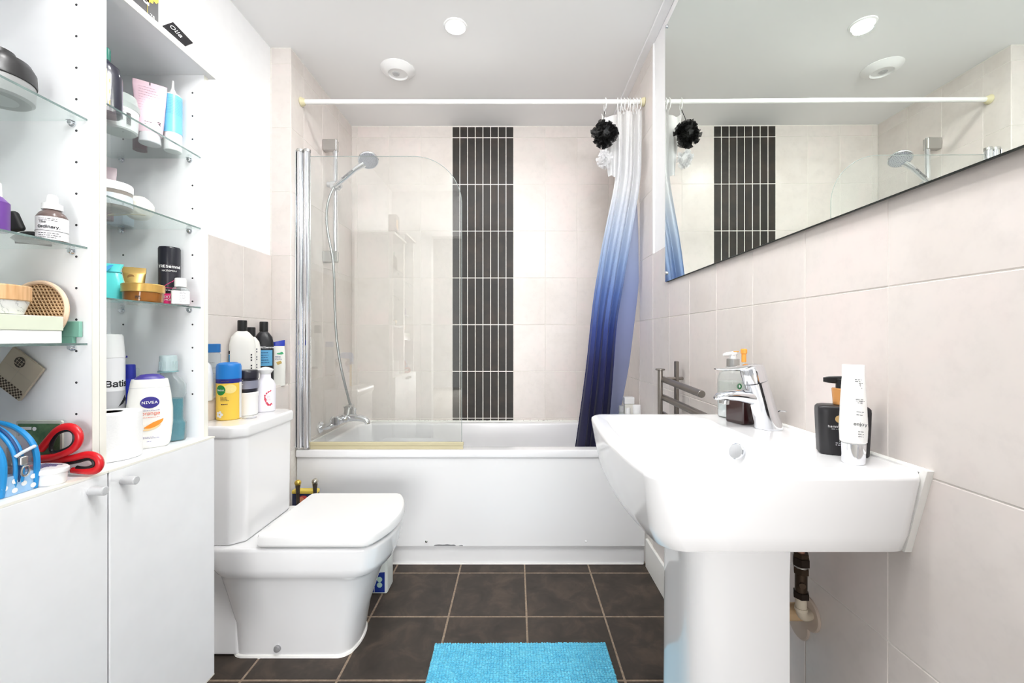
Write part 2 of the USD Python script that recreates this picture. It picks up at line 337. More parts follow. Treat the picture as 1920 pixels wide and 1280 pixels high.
# shower rail and hand shower
sr = thing('shower_rail', 'chrome vertical riser rail with square wall brackets', 'shower rail', (XA, 2.34, 1.52), world=True)
RX, RY = -1.007, 2.34
part(sr, 'rail', bar((RX, RY, 1.545), (RX, RY, 2.222), .0125, 20, b=.001), CHROME)
for z in (2.188, 1.568):
    part(sr, 'wall_bracket', box(XA, RX + .012, RY - .017, RY + .017, z - .031, z + .031, .003), SATIN, False)
part(sr, 'slider', cat(move(rbox(-.024, .024, -.022, .022, -.022, .022, .009), (RX, RY, 1.965)), bar((RX - .045, RY, 1.972), (RX + .035, RY, 1.965), .015, 18, b=.003)), flat('satin_plastic', (205, 207, 210), .2, .6))
hs = thing('hand_shower', 'round chrome hand shower head clipped on the riser rail', 'hand shower', (RX, RY - .03, 1.965), world=True)
A, B = np.array([RX + .012, RY - .038, 1.948]), np.array([-.835, RY - .055, 2.062])
part(hs, 'handle', tube([A, A * .6 + B * .4, A * .25 + B * .75 + [0, 0, .004], B + [.01, 0, .005]], [.0125, .0135, .014, .019], 18), CHROME)
nrm = np.array([.28, -.45, -.85]); nrm /= np.linalg.norm(nrm)
hd = lathe([(.0, -.031), (.025, -.029), (.045, -.018), (.0535, -.006), (.0545, 0), (.052, .003), (.048, .003), (.047, .001), (.0, .001)], 40)
fc = lathe([(.0, 0.0), (.047, 0.0), (.047, .0035), (.0, .004)], 40)
nz = [move(trimesh.creation.icosphere(0, .0017), (r * math.cos(t), r * math.sin(t), .0038)) for r, n in ((.010, 7), (.019, 13), (.028, 19), (.036, 25), (.043, 30)) for t in np.arange(n) * 2 * PI / n]
HT = trimesh.geometry.align_vectors([0, 0, 1], nrm); HT[:3, 3] = (-.800, RY - .065, 2.078)
for nm, m, mt in (('head', hd, CHROME), ('spray_face', fc, flat('grey_face', (180, 182, 190), .35)), ('nozzles', cat(*nz), flat('dark_rubber', (70, 73, 84), .6))):
    m.apply_transform(HT); part(hs, nm, m, mt, kind='stuff' if nm == 'nozzles' else None)
tx = cat(meshkit.text_mesh('hansgrohe', .011, .0006, True)); tx.apply_translation(-tx.bounds.mean(0))
d_ = (B - A) / np.linalg.norm(B - A); upv = np.cross(np.array([0, 1., 0]), d_) * -1; M4 = np.eye(4); nn = np.cross(d_, upv)
M4[:3, 0], M4[:3, 1], M4[:3, 2] = d_, upv / np.linalg.norm(upv), nn / np.linalg.norm(nn); M4[:3, 3] = A * .5 + B * .5 + nn / np.linalg.norm(nn) * .0145
tx.apply_transform(M4); part(hs, 'lettering', tx, INK, False)
hz = thing('shower_hose', 'silver flexible shower hose hanging down to the bath tap', 'hose', (RX, RY, .7), world=True)
hp = spline([(RX + .008, RY - .036, 1.945), (RX - .008, RY - .045, 1.90), (RX - .03, RY - .042, 1.80), (RX - .022, RY - .03, 1.66), (RX - .006, RY - .026, 1.57), (RX + .004, RY - .026, 1.45), (RX + .01, RY - .026, 1.25), (RX + .028, RY - .02, 1.02), (RX + .055, RY - .005, .86), (-.93, RY + .03, .715)], 260)
rr = .0062 + .0009 * (np.arange(260) % 2)
part(hz, 'hose', tube(hp, rr, 10), flat('hose_metal', (176, 180, 180), .25, .9), True)
part(hz, 'end_nut', bar(hp[-1] + [-.006, 0, .03], hp[-1] - [-.004, 0, .008], .010, 12), CHROME)
bt = thing('bath_tap', 'chrome bath shower mixer tap at the left end of the bath', 'tap', (XA, 2.36, .62), world=True)
for y in (2.29, 2.44):
    part(bt, 'inlet', cat(bar((XA + .0, y, .628), (XA + .012, y, .628), .032, 24, b=.003), tube(spline([(XA + .01, y, .628), (-1.02, y, .635), (-.985, y + (.365 - (y - 2)) * .2, .662)], 14), .016, 14)), CHROME)
part(bt, 'body', cat(bar((-.975, 2.265, .665), (-.975, 2.46, .665), .026, 24, b=.005), rbox(-.99, -.93, 2.32, 2.41, .645, .69, .016)), CHROME)
part(bt, 'spout', tube(spline([(-.96, 2.365, .668), (-.91, 2.362, .668), (-.86, 2.36, .662), (-.835, 2.36, .645), (-.832, 2.36, .632)], 24), np.linspace(.024, .0155, 24), 18), CHROME)
part(bt, 'lever', cat(bar((-.945, 2.37, .68), (-.94, 2.37, .735), .026, 24, b=.004), rbox(-.965, -.918, 2.345, 2.395, .718, .738, .008)), SATIN)
part(bt, 'diverter', cat(bar((-.905, 2.36, .68), (-.905, 2.36, .712), .006, 12), move(trimesh.creation.icosphere(2, .009), (-.905, 2.36, .714))), CHROME)

# curtain rod, rings, curtain
YR, ZR = 2.09, 2.292
cr = thing('curtain_rod', 'white tubular shower curtain rod spanning the bath alcove', 'curtain rod', (-.21, YR, ZR), world=True)
part(cr, 'rod', bar((XA, YR, ZR), (XR, YR, ZR), .0115, 20), flat('rod_white', (248, 248, 246), .3))
IV = flat('aged_ivory', (222, 214, 176), .45)
for x, s in ((XA, 1), (XR, -1)):
    part(cr, 'flange', bar((x, YR, ZR), (x + s * .024, YR, ZR), .023, 24, r2=.015, b=.003), IV, label='yellowed end flange')
g0 = thing('curtain_ring', 'loose white plastic ring at the free left corner of the shower curtain', 'curtain ring', (.446, YR, ZR), 4, group=None)
def cring(): return tube([(0, .021 * math.sin(t), -.013 + .030 * math.cos(t)) for t in np.arange(20) * 2 * PI / 20], .0024, 6, True)
part(g0, 'ring', cring(), WHITE)
part(g0, 'hook', tube(spline([(0, 0, -.043), (.001, .004, -.052), (0, .002, -.060)], 8), .002, 6), WHITE)
for k in range(8):
    copy_of(g0, 'curtain_ring', (.508 + .0155 * k, YR, ZR), ['first', 'second', 'third', 'fourth', 'fifth', 'sixth', 'seventh', 'eighth'][k] + ' white ring from the left in the bunch on the rod', 'curtain ring', 'bunched curtain rings', -12 + 7 * (k % 4))
cu = thing('shower_curtain', 'white to navy ombre shower curtain bunched at the right end of the bath', 'shower curtain', (.45, YR, .5), world=True)
def omat(name, ramp, rough=.75):
    return mat(name, {'g': ('geometry', {}), 's': ('separate_xyz', {}), 'm': ('map_range', dict(from_min=.45, from_max=2.25)), 'r': ('rgb_ramp', dict(ramp=ramp)),
        'n': ('noise_texture', dict(scale=420, detail=2)), 'b': ('bump', dict(strength=.15, distance=.0006)),
        'p': ('principled_bsdf', dict(roughness=rough, sheen_weight=.15)), 't': ('translucent_bsdf', {}), 'x': ('mix_closure', dict(fac=.22))},
        [('g.position', 's.vector'), ('s.z', 'm.value'), ('m.result', 'r.fac'), ('r.color', 'p.base_color'), ('r.color', 't.color'), ('g.position', 'n.vector'), ('n.fac', 'b.height'), ('b.normal', 'p.normal'),
         ('p.BSDF', 'x.closure1'), ('t.BSDF', 'x.closure2')], 'x.closure')
zf = lambda z: (z - .45) / 1.8
R1 = [(zf(.45), lin((24, 24, 58))), (zf(.75), lin((27, 27, 68))), (zf(.98), lin((36, 41, 98))), (zf(1.16), lin((56, 74, 146))), (zf(1.34), lin((100, 128, 190))), (zf(1.50), lin((154, 178, 216))), (zf(1.66), lin((200, 213, 233))), (zf(1.86), lin((238, 240, 243))), (zf(2.25), lin((248, 247, 246)))]
R2 = [(p_, tuple(np.array(c_) * .35 + .65 * np.array(lin((160, 168, 202))))) for p_, c_ in R1]
zs = np.array([.46, .556, .97, 1.31, 1.60, 1.92, 2.262])
x0s = np.interp(np.linspace(.46, 2.255, 90), zs, [.283, .299, .352, .3837, .4287, .497, .505]); zz = np.linspace(.46, 2.255, 90)
x1s = np.interp(zz, [.46, .75, 1.20, 1.36, 1.65, 1.92, 2.262], [.445, .475, .505, .535, .585, .630, .634])
from scipy.ndimage import gaussian_filter1d
x0s, x1s = gaussian_filter1d(x0s, 3, mode='nearest'), gaussian_filter1d(x1s, 3, mode='nearest')
def sheet(rows, flip=False):
    R, C = len(rows), len(rows[0]); V = np.array(rows).reshape(-1, 3); i, j = np.meshgrid(np.arange(R - 1), np.arange(C - 1), indexing='ij'); a = (i * C + j).ravel()
    f = np.vstack([np.stack([a, a + 1, a + C + 1], 1), np.stack([a, a + C + 1, a + C], 1)])
    return trimesh.Trimesh(V, f[:, ::-1] if flip else f, process=False)
U = np.linspace(0, 1, 120); rows = []
for k in range(90):
    tt = (zz[k] - .46) / 1.795; ph = .25 + .5 * tt
    nf = 2.3
    yc = .012 + .085 * (1 - tt) ** 1.2
    y = YR + yc + (.030 - .012 * tt) * np.sin(2 * PI * (nf * U ** 1.1 + ph)) + .010 * np.sin(2 * PI * (9 * U + .3 * tt)) * tt
    kx = (YR + yc) / 2.10
    x = x0s[k] + (x1s[k] - x0s[k]) * (U + .030 * np.sin(4 * PI * nf * U + 1.3))
    rows.append(np.stack([x * kx, y, np.full(120, zz[k]) - .006 * tt * np.abs(np.sin(PI * 4 * U))], 1))
part(cu, 'curtain_fabric', sheet(rows), omat('ombre_fabric', R1), True)
xr = gaussian_filter1d(np.interp(zz, [.46, .70, .97, 1.20, 1.36, 1.65, 1.80, 1.95], [.46, .515, .5637, .590, .609, .628, .634, .632]), 2, mode='nearest')
U2 = np.linspace(0, 1, 30); rows2 = []
for k in range(70):
    x = x1s[k] - .018 + (np.maximum(xr[k] - .012 + .030 * min(1, max(0, (1.86 - zz[k]) / .45)), x1s[k] - .01) - x1s[k] + .018) * U2
    yc = .012 + .085 * (1 - (zz[k] - .46) / 1.795) ** 1.2
    rows2.append(np.stack([x * (YR + yc) / 2.10, YR + yc + .033 + .02 * U2 + .006 * np.sin(6 * U2 + zz[k] * 4), np.full(30, zz[k])], 1))
part(cu, 'curtain_reverse', sheet(rows2), omat('ombre_reverse', R2), True, label='pale lilac back of the turned right edge')
U3 = np.linspace(0, 1, 30); rows3 = []
for k in range(40):
    v = k / 39
    xl, xr_ = .432 + .035 * v, .512
    top = 2.248 - .020 * np.sin(PI * U3) * (1 - v); z = top * (1 - v) + v * 1.93
    rows3.append(np.stack([xl + (xr_ - xl) * U3, YR + .022 + .012 * np.sin(2 * PI * (1.2 * U3 + .4 * v)), z], 1))
part(cu, 'curtain_corner', sheet(rows3, True), LOOKS['ombre_fabric'], True, label='drooping free corner of the curtain')

# bath puffs
def puff(name, label, c, r, mt, seed, n):
    t = thing(name, label, 'bath puff', c, world=False)
    g = np.random.default_rng(seed); core = trimesh.creation.icosphere(4, r * .72); v = core.vertices
    core.vertices = v * (1 + .22 * (meshkit.fbm(v / r * 3.2 + 9, 3, seed) - .5)[:, None]); part(t, 'core', core, mt, True)
    ms = []
    for k in range(n):
        d = g.normal(size=3); d[2] = d[2] * .9; d /= np.linalg.norm(d); a = np.cross(d, g.normal(size=3)); a /= np.linalg.norm(a); b = np.cross(d, a)
        L, w = r * g.uniform(.34, .62), r * g.uniform(.3, .52); s = np.linspace(-1, 1, 15)
        rows = []
        for q in np.linspace(0, 1, 6):
            wv = w * (.45 + .55 * q); off = .16 * r * np.sin(s * PI * 2.1 + k) * q
            rows.append(d * (r * .58 + L * q * (1 - .45 * s ** 2))[:, None] + a * (wv * s)[:, None] + b * (off)[:, None])
        ms.append(sheet(rows))
    part(t, 'mesh_ruffles', cat(*ms), mt, True); return t
def netting(name, rgb, fac):
    return mat(name, {'p': ('principled_bsdf', dict(base_color=lin(rgb), roughness=.55, sheen_weight=.0)), 't': ('transparent_bsdf', {}), 'm': ('mix_closure', dict(fac=fac))}, [('t.BSDF', 'm.closure1'), ('p.BSDF', 'm.closure2')], 'm.closure')
pf = puff('bath_puff', 'black mesh bath puff hanging from the curtain rod', (.432, YR - .045, 2.108), .060, netting('black_net', (6, 6, 7), .88), 3, 60)
part(pf, 'cord', tube(spline([(.014, .043, .150), (.006, .03, .11), (-.002, .008, .06)], 12), .0016, 6), BLACK)
puff('bath_puff', 'small white mesh bath puff hanging behind the black one', (.436, YR - .030, 1.992), .043, netting('white_net', (240, 240, 242), .55), 5, 34)

# bottles on the bath corner
def bottle(name, label, catg, loc, body, bm, cap=None, cm=None, p=2., rz=0, n=36, group=None, bodylabel=None):
    t = thing(name, label, catg, loc, rz, group=group)
    part(t, 'body', shape(body, p, n), bm, 35, label=bodylabel)
    if cap is not None: part(t, 'cap', shape(cap, 2., n), cm, 35)
    return t
CREAMP = flat('cream_plastic', (238, 236, 228), .4)
t = bottle('squeeze_tube', 'white tube standing on the bath corner nearest the towel rail', 'tube', (.606, 2.10, RZ), [(0, .017, .017), (.05, .0175, .0165), (.15, .018, .010), (.20, .019, .003), (.21, .019, .002)], WHITE, rz=-20)
part(t, 'cap', cyl(.0165, 0, .03), GREYP)
t = bottle('shampoo_bottle', 'small blue bottle on the bath corner behind the basin', 'bottle', (.572, 2.135, RZ), [(0, .018, .015), (.12, .018, .015), (.145, .010, .010), (.15, .010, .010)], flat('sky_blue_plastic', (58, 138, 196), .3), [(.15, .012, .012), (.185, .012, .012), (.188, .010, .010)], WHITE)
t = thing('toiletry_box', 'cream square pot on the bath corner, tallest there', 'box', (.592, 2.20, RZ))
part(t, 'body', rbox(-.024, .024, -.02, .02, 0, .20, .004), CREAMP); part(t, 'lid', rbox(-.026, .026, -.022, .022, .20, .235, .004), WHITE)
t = bottle('shampoo_bottle', 'clear greenish bottle at the left of the bath corner group', 'bottle', (.552, 2.19, RZ), [(0, .018, .016), (.13, .022, .016), (.155, .012, .012), (.16, .012, .012)], MILKY, [(.16, .013, .013), (.19, .013, .013)], GREYP)

# ================================================================== CEILING FITTINGS
dl = thing('ceiling_downlight', 'small round lit downlight recessed in the ceiling over the bath edge', 'ceiling light', (-.268, 1.863, ZC))
part(dl, 'trim_ring', lathe([(.0415, -.003), (.0445, -.007), (.051, -.004), (.052, 0), (.0415, .001)], 40), CEIL)
part(dl, 'lens', lathe([(.0, -.006), (.03, -.0055), (.042, -.003), (.042, 0), (.0, 0)], 36), mat('lamp_glow', {'e': ('emission', dict(color=(1, .98, .95), strength=9.))}, [], 'e.emission'))
vt = thing('extractor_vent', 'round white extract valve in the ceiling beside the downlight', 'vent', (-.608, 2.165, ZC))
part(vt, 'outer_ring', lathe([(.046, -.018), (.050, -.026), (.066, -.020), (.084, -.006), (.088, -.003), (.088, .0), (.046, .0)], 48), WHITE)
part(vt, 'throat', lathe([(.0, -.0005), (.053, -.0006), (.053, -.022), (.0535, -.022), (.0535, 0), (0, 0)][::-1], 40), flat('vent_grey', (96, 96, 98), .6))
part(vt, 'centre_disc', cat(move(lathe([(.0, -.0215), (.016, -.022), (.019, -.018), (.019, -.004), (0, -.004)], 32), (-.012, .006, 0)), box(-.05, .05, -.003, .003, -.014, -.006)), GREYP)

# ================================================================== MIRROR
mi = thing('wall_mirror', 'large frameless mirror fixed on the right wall above the basin', 'mirror', (XR - .008, 1.0, 1.352), rz=0, world=True)
Y0, Y1, MZ0, MZ1, MX, EPS = .34, 1.774, 1.352, 2.425, XR - .0095, math.radians(0.35)
def mtilt(m):
    m = m.copy(); v = m.vertices - [MX, Y1, 0]; c, s = math.cos(EPS), math.sin(EPS)
    m.vertices = np.stack([v[:, 0] * c + v[:, 1] * s, -v[:, 0] * s + v[:, 1] * c, v[:, 2]], 1) + [MX, Y1, 0]; return m
part(mi, 'glass', mtilt(box(MX, MX + .004, Y0, Y1, MZ0, MZ1)), MIRROR, False)
part(mi, 'backing', mtilt(box(MX + .0042, MX + .0062, Y0 + .001, Y1 - .001, MZ0 - .0015, MZ1 - .001)), flat('mirror_back', (60, 64, 62), .5), False)
for z in (MZ0 + .035, MZ1 - .006):
    part(mi, 'dome_screw', mtilt(move(lathe([(.0075, 0), (.0075, .002), (.006, .0048), (.0035, .0064), (0, .0068)], 20), (MX, Y1 - .018, z), ry=-90)), CHROME)

# ================================================================== TOILET
to = thing('toilet', 'white close-coupled toilet with closed square lid beside the bath', 'toilet', (-.8, 1.57, 0), world=True)
YT = 1.565
def dring(xb, xs, xm, hw, z, r=.05, n=24, hb=None):
    """D-shaped ring: back at xb, sides to xs, bowed front to xm, half width hw"""
    hb = hw if hb is None else hb
    fr = []
    for q in np.linspace(-1, 1, n):
        a = np.sign(q) * abs(q) ** .8 if False else q
        x = xs + (xm - xs) * (1 - abs(a) ** 2.2); fr.append((x, YT + hw * a))
    cr_ = Polygon([(xb, YT + hb), (xb, YT - hb)] + fr).buffer(-r).buffer(r, 8)
    P = np.array(cr_.exterior.coords)[:-1]
    if not cr_.exterior.is_ccw: P = P[::-1]
    d = np.r_[0, np.cumsum(np.linalg.norm(np.diff(np.vstack([P, P[:1]]), axis=0), axis=1))]
    k0 = np.argmin(P[:, 0] * 0 + np.abs(P[:, 1] - YT) + 10 * (P[:, 0] > xb + .01)); P = np.roll(P, -k0, 0)
    d = np.r_[0, np.cumsum(np.linalg.norm(np.diff(np.vstack([P, P[:1]]), axis=0), axis=1))]
    s = np.linspace(0, d[-1], 97)[:-1]; Q = np.vstack([P, P[:1]])
    return np.stack([np.interp(s, d, Q[:, 0]), np.interp(s, d, Q[:, 1]), np.full(96, z)], 1)
xb = -1.078
part(to, 'pan', loft([dring(-1.0, -.600, -.572, .098, .004, .05), dring(-1.0, -.60, -.570, .100, .012, .05), dring(-1.0, -.585, -.552, .112, .12, .06), dring(-1.02, -.555, -.517, .133, .225, .07), dring(-1.03, -.535, -.492, .150, .290, .075), dring(-1.03, -.522, -.478, .158, .308, .075),
    dring(-1.03, -.502, -.456, .171, .320, .075), dring(xb + .03, -.494, -.446, .177, .345, .075), dring(xb, -.488, -.436, .181, .405, .07), dring(xb, -.489, -.437, .180, .415, .07), dring(xb + .004, -.496, -.444, .174, .420, .068)]), CERAM, 40)
part(to, 'pan_back', rbox(-1.08, -.97, YT - .10, YT + .10, .004, .33, .012), CERAM)
part(to, 'floor_sealant', loft([dring(-1.005, -.595, -.565, .106, -.001, .05), dring(-1.005, -.596, -.567, .104, .006, .05), dring(-1.0, -.604, -.576, .094, .012, .05)], cap0=False, cap1=False), SEAL)
for s in (-1, 1): part(to, 'bolt_cap', move(lathe([(.012, 0), (.012, .004), (.010, .008), (0, .0095)], 20), (-.83, YT + s * .104, .034), rx=90 * (1 if s < 0 else -1)), flat('grey_cap', (158, 158, 160), .4, .2))
ld = part(to, 'lid', loft([dring(-.848, -.498, -.446, .184, .4245, .014), dring(-.852, -.488, -.432, .190, .430, .016), dring(-.854, -.481, -.427, .192, .437, .016), dring(-.854, -.481, -.427, .192, .458, .016), dring(-.852, -.484, -.431, .189, .465, .015), dring(-.848, -.490, -.438, .184, .468, .014)]), flat('seat_white', (243, 243, 243), .18))
part(to, 'seat_buffer', loft([dring(-.835, -.51, -.46, .165, .4195, .02), dring(-.835, -.51, -.46, .165, .4255, .02)]), GREYP, label='grey gap under the closed lid')
for s in (-1, 1): part(to, 'hinge', bar((-.868, YT + s * .07, .421), (-.868, YT + s * .07, .445), .014, 18, b=.002), CHROME)
def cring_(x0, x1, hw, z, ch, r=.012):
    P = Polygon([(x0, YT - hw), (x1 - ch * .75, YT - hw), (x1, YT - hw + ch * .62), (x1, YT + hw - ch * .62), (x1 - ch * .75, YT + hw), (x0, YT + hw)]).buffer(-r).buffer(r, 6)
    P = np.array(P.exterior.coords)[:-1]; P = P if Polygon(P).exterior.is_ccw else P[::-1]; P = np.roll(P, -np.argmin(P[:, 0] + P[:, 1] * .1), 0)
    d = np.r_[0, np.cumsum(np.linalg.norm(np.diff(np.vstack([P, P[:1]]), axis=0), axis=1))]; Q = np.vstack([P, P[:1]]); s = np.linspace(0, d[-1], 121)[:-1]
    return np.stack([np.interp(s, d, Q[:, 0]), np.interp(s, d, Q[:, 1]), np.full(120, z)], 1)
part(to, 'cistern', loft([cring_(-1.078, -.922, .163, .422, .05), cring_(-1.078, -.916, .168, .432, .05), cring_(-1.078, -.914, .171, .78, .05)]), CERAM, 40)
part(to, 'cistern_lid', loft([cring_(-1.08, -.910, .174, .781, .05), cring_(-1.08, -.906, .178, .788, .05), cring_(-1.08, -.906, .178, .812, .05), cring_(-1.08, -.909, .175, .820, .05), cring_(-1.08, -.915, .169, .822, .048)]), CERAM, 40)
part(to, 'flush_button', move(lathe([(.024, 0), (.024, .003), (.020, .005), (0, .005)], 28), (-.975, YT - .03, .822)), CHROME)

# ================================================================== BASIN
BZ = .905
ba = thing('washbasin', 'large white rectangular ceramic basin on the right wall', 'basin', (.42, .9, .77), world=True)
def bring(x0, x1, y0, y1, z, r, bow, n=10):
    P = rrect(x0, x1, y0, y1, r, n); P = np.array(P); yc, hy = (y0 + y1) / 2, (y1 - y0) / 2
    # extra points along the front so that it can bow
    Q = []
    for i in range(len(P)):
        a, b = P[i], P[(i + 1) % len(P)]; Q.append(a)
        m = 12 if (i + 1) % n == 0 else 0
        for k in range(1, m + 1): Q.append(a + (b - a) * k / (m + 1))
    Q = np.array(Q); w = np.clip((x1 - Q[:, 0]) / (x1 - x0), 0, 1)
    Q[:, 0] -= bow * (1 - ((Q[:, 1] - yc) / hy) ** 2) * w
    return ring3(Q, z)
WX = XR - .001
rings = [bring(.27, WX, .705, 1.105, .764, .03, .02), bring(.252, WX, .684, 1.122, .765, .035, .022), bring(.240, WX, .672, 1.135, .772, .035, .023), bring(.226, WX, .664, 1.148, .80, .032, .022), bring(.216, WX, .655, 1.158, .85, .03, .022),
    bring(.209, WX, .647, 1.165, .893, .028, .020), bring(.210, WX, .6485, 1.1635, .900, .028, .020), bring(.216, WX, .654, 1.158, .9045, .026, .020), bring(.223, WX - .004, .661, 1.151, BZ, .022, .019),
    bring(.236, .498, .695, 1.118, BZ, .05, .016), bring(.243, .494, .702, 1.111, .902, .05, .014), bring(.252, .490, .712, 1.10, .892, .05, .012), bring(.285, .478, .74, 1.075, .84, .06, .01), bring(.315, .462, .775, 1.045, .803, .06, .005), bring(.36, .42, .84, .97, .795, .028, 0)]
part(ba, 'bowl', loft(rings), CERAM, 38)
part(ba, 'overflow_cap', move(lathe([(.0, 0), (.013, 0), (.0135, .006), (.0145, .0065), (.0172, .0075), (.0172, .0115), (.0155, .013), (0, .0132)], 32), (.480, .900, .868), ry=-66, rz=24), CHROME)
part(ba, 'waste_plug', move(lathe([(.0, 0), (.021, .0), (.022, .003), (.012, .006), (0, .0065)], 28), (.39, .905, .797)), CHROME)
part(ba, 'wall_sealant', cat(box(XR - .008, XR + .001, .648, 1.166, BZ - .004, BZ + .006, .003), trimesh.convex.convex_hull(np.array([(x, y, z) for x in (XR - .011, XR + .001) for y, z in ((.6425, BZ + .005), (.654, BZ + .005), (.680, .767), (.692, .767))]))), SEAL, False)
pe = thing('basin_pedestal', 'white ceramic pedestal under the basin', 'pedestal', (.4, .89, 0), world=True)
def pring(xf, hw, z, p=4.5, xb=.514, yc=.895, n=40):
    t_ = np.linspace(PI / 2, 3 * PI / 2, n); c_, s_ = np.cos(t_), np.sin(t_)
    P = [(xb + (xb - xf) * -abs(c) ** (2 / p), yc + hw * np.sign(q) * abs(q) ** (2 / p)) for c, q in zip(c_, s_)]
    return ring3(P, z)
part(pe, 'column', loft([pring(.318, .125, 0, xb=.53), pring(.320, .123, .02, xb=.53), pring(.331, .112, .05), pring(.335, .109, .4), pring(.336, .108, .66), pring(.328, .111, .72), pring(.31, .118, .7635)]), CERAM, 40)
# basin tap
tp = thing('basin_tap', 'chrome single-lever mixer tap on the basin deck', 'tap', (.585, .972, BZ), world=True)
def tilt_ring(c, a, b, n=28, tl=0):
    t_ = np.arange(n) * 2 * PI / n; return np.stack([c[0] + a * np.cos(t_), c[1] + b * np.sin(t_), c[2] + tl * a * np.cos(t_)], 1)
part(tp, 'body', loft([tilt_ring((.587, .972, BZ + .0005), .030, .027), tilt_ring((.586, .972, BZ + .004), .0305, .0275), tilt_ring((.571, .972, BZ + .06), .026, .024, tl=.12), tilt_ring((.557, .972, BZ + .107), .0245, .0235, tl=.28)]), CHROME, 40)
part(tp, 'spout', loft([np.stack([np.full(24, x), .972 + w * np.cos(q_), z + h_ * np.sin(q_)], 1) for q_ in [np.arange(24) * 2 * PI / 24] for x, w, z, h_ in ((.575, .018, .975, .020), (.54, .0175, .978, .0165), (.51, .0165, .982, .0135), (.485, .0155, .982, .011), (.468, .013, .979, .008), (.462, .007, .976, .004))]), CHROME, 40)
part(tp, 'aerator', bar((.484, .972, .972), (.483, .972, .962), .011, 20, b=.001), SATIN)
lv = part(tp, 'lever', loft([tilt_ring((.556, .972, BZ + .109), .0255, .0245, tl=.28), tilt_ring((.549, .972, BZ + .135), .026, .024, tl=.22), tilt_ring((.546, .972, BZ + .146), .023, .021, tl=.15)]), CHROME, 40)
part(tp, 'lever_handle', loft([np.stack([np.full(20, x), .972 + w * np.cos(q_), z + h_ * np.sin(q_)], 1) for q_ in [np.arange(20) * 2 * PI / 20] for x, w, z, h_ in ((.566, .014, 1.050, .004), (.556, .021, 1.0485, .0075), (.535, .0215, 1.046, .0085), (.51, .019, 1.0435, .005), (.485, .0165, 1.0425, .0032), (.468, .0135, 1.043, .0026), (.462, .006, 1.043, .0015))]), CHROME, 40)
part(tp, 'waste_rod', tube(spline([(.608, .985, BZ), (.613, .985, .93), (.617, .984, .943), (.626, .982, .944), (.634, .981, .943)], 20), .0022, 8), CHROME)

# things on the basin deck
def disp():
    t = thing('soap_dispenser', 'clear pump bottle of liquid soap behind the basin tap', 'soap dispenser', (.578, 1.115, BZ), 20)
    part(t, 'body', shape([(0, .034, .028), (.003, .037, .031), (.04, .039, .033), (.10, .039, .033), (.118, .034, .029), (.126, .018, .017), (.134, .016, .016)], 2.3), CLEAR, 38)
    part(t, 'liquid', shape([(.004, .034, .028), (.04, .036, .030), (.095, .036, .030)], 2.3), pane('soap_liquid', (.90, .90, .86), .02, .1, .18))
    part(t, 'label_base', band(.004, .045, .0375, .0315, 2.3), flat('silver_label', (208, 212, 212), .3), True)
    part(t, 'emblem', cat(ell(-.012, .085, .0062, .0075, R=(.039, .033), lift=.0006)), flat('leaf_green', (36, 120, 70), .5), False, label='green round leaf emblem')
    part(t, 'emblem_leaf', blob([(-.012, .090), (-.0095, .085), (-.012, .0805), (-.0135, .085)], R=(.039, .033), lift=.0012), WINK, False)
    part(t, 'collar', cyl(.0155, .134, .155, 28, .001), SATIN)
    part(t, 'pump_stem', cyl(.008, .155, .166), WHITE)
    part(t, 'pump_head', cat(cyl(.010, .164, .172, 24, .002), move(loft([se(0, .0055, .004, 2, 14), se(.024, .005, .0035, 2, 14), se(.034, .003, .002, 2, 14)]), (0, 0, .169), ry=-96)), WHITE)
    part(t, 'pump_tip', cat(move(box(.004, .018, -.004, .004, .1722, .1752, .001), (0, 0, 0))), flat('orange_plastic', (236, 160, 72), .4), False, label='orange stripe on the pump')
disp()
bc = thing('candle_block', 'dark brown glass cube bottle on the basin behind the tap', 'bottle', (.566, 1.040, BZ), 16)
part(bc, 'body', rbox(-.030, .030, -.028, .028, 0, .058, .004), flat('brown_glass', (52, 24, 24), .08, coat_weight=.5))
part(bc, 'stem', cyl(.0042, .066, .152, 14), CLEAR); part(bc, 'neck', cyl(.012, .057, .067), flat('brown_cap', (60, 36, 30), .4))
part(bc, 'orange_dropper', cat(cyl(.0055, .150, .176), cyl(.0075, .170, .183, 20, .002)), flat('orange_clear', (238, 158, 66), .3), label='orange nozzle showing above the tap lever')
hw = thing('soap_dispenser', 'black hand wash bottle with copper collar at the near end of the basin', 'soap dispenser', (.590, .758, BZ), -24)
part(hw, 'body', shape([(0, .034, .0165), (.003, .0365, .0185), (.045, .0385, .019), (.078, .0395, .0195), (.084, .039, .019), (.0875, .036, .017), (.089, .030, .013)], 7, 56), flat('matte_black', (34, 33, 36), .38), 35)
part(hw, 'collar', lathe([(.0125, .089), (.0135, .090), (.0155, .118), (.0145, .119)], 28), flat('copper_collar', (222, 158, 92), .3, .55))
part(hw, 'pump_head', cat(cyl(.0095, .118, .136, 24, .001), move(loft([se(0, .0075, .0035, 3, 16), se(.022, .006, .003, 3, 16), se(.030, .004, .002, 3, 16)]), (.002, 0, .1335), ry=-90)), BLACK)
part(hw, 'emblem', cat(ell(-.008, .0655, .0068, .0068, y=-.0192), ell(-.008, .0655, .0045, .0045, y=-.0196)), flat('gold_print', (204, 170, 112), .4), False, label='round gold emblem')
part(hw, 'lettering', cat(words('hammam', .0042, -.013, .0520, -.0192), words('joy', .0042, .008, .0520, -.0192), fine(-.020, .014, .047, 1, .003, .0008, -.0191), words('hand wash', .0030, .002, .0270, -.0190), fine(-.014, .018, .0225, 2, .0035, .0009, -.0189, seed=4), words('300 ml', .0030, .002, .0130, -.0187)), WINK, False)
wt = thing('squeeze_tube', 'white cosmetic tube standing on its chrome cap at the near end of the basin', 'tube', (.566, .703, BZ), -38)
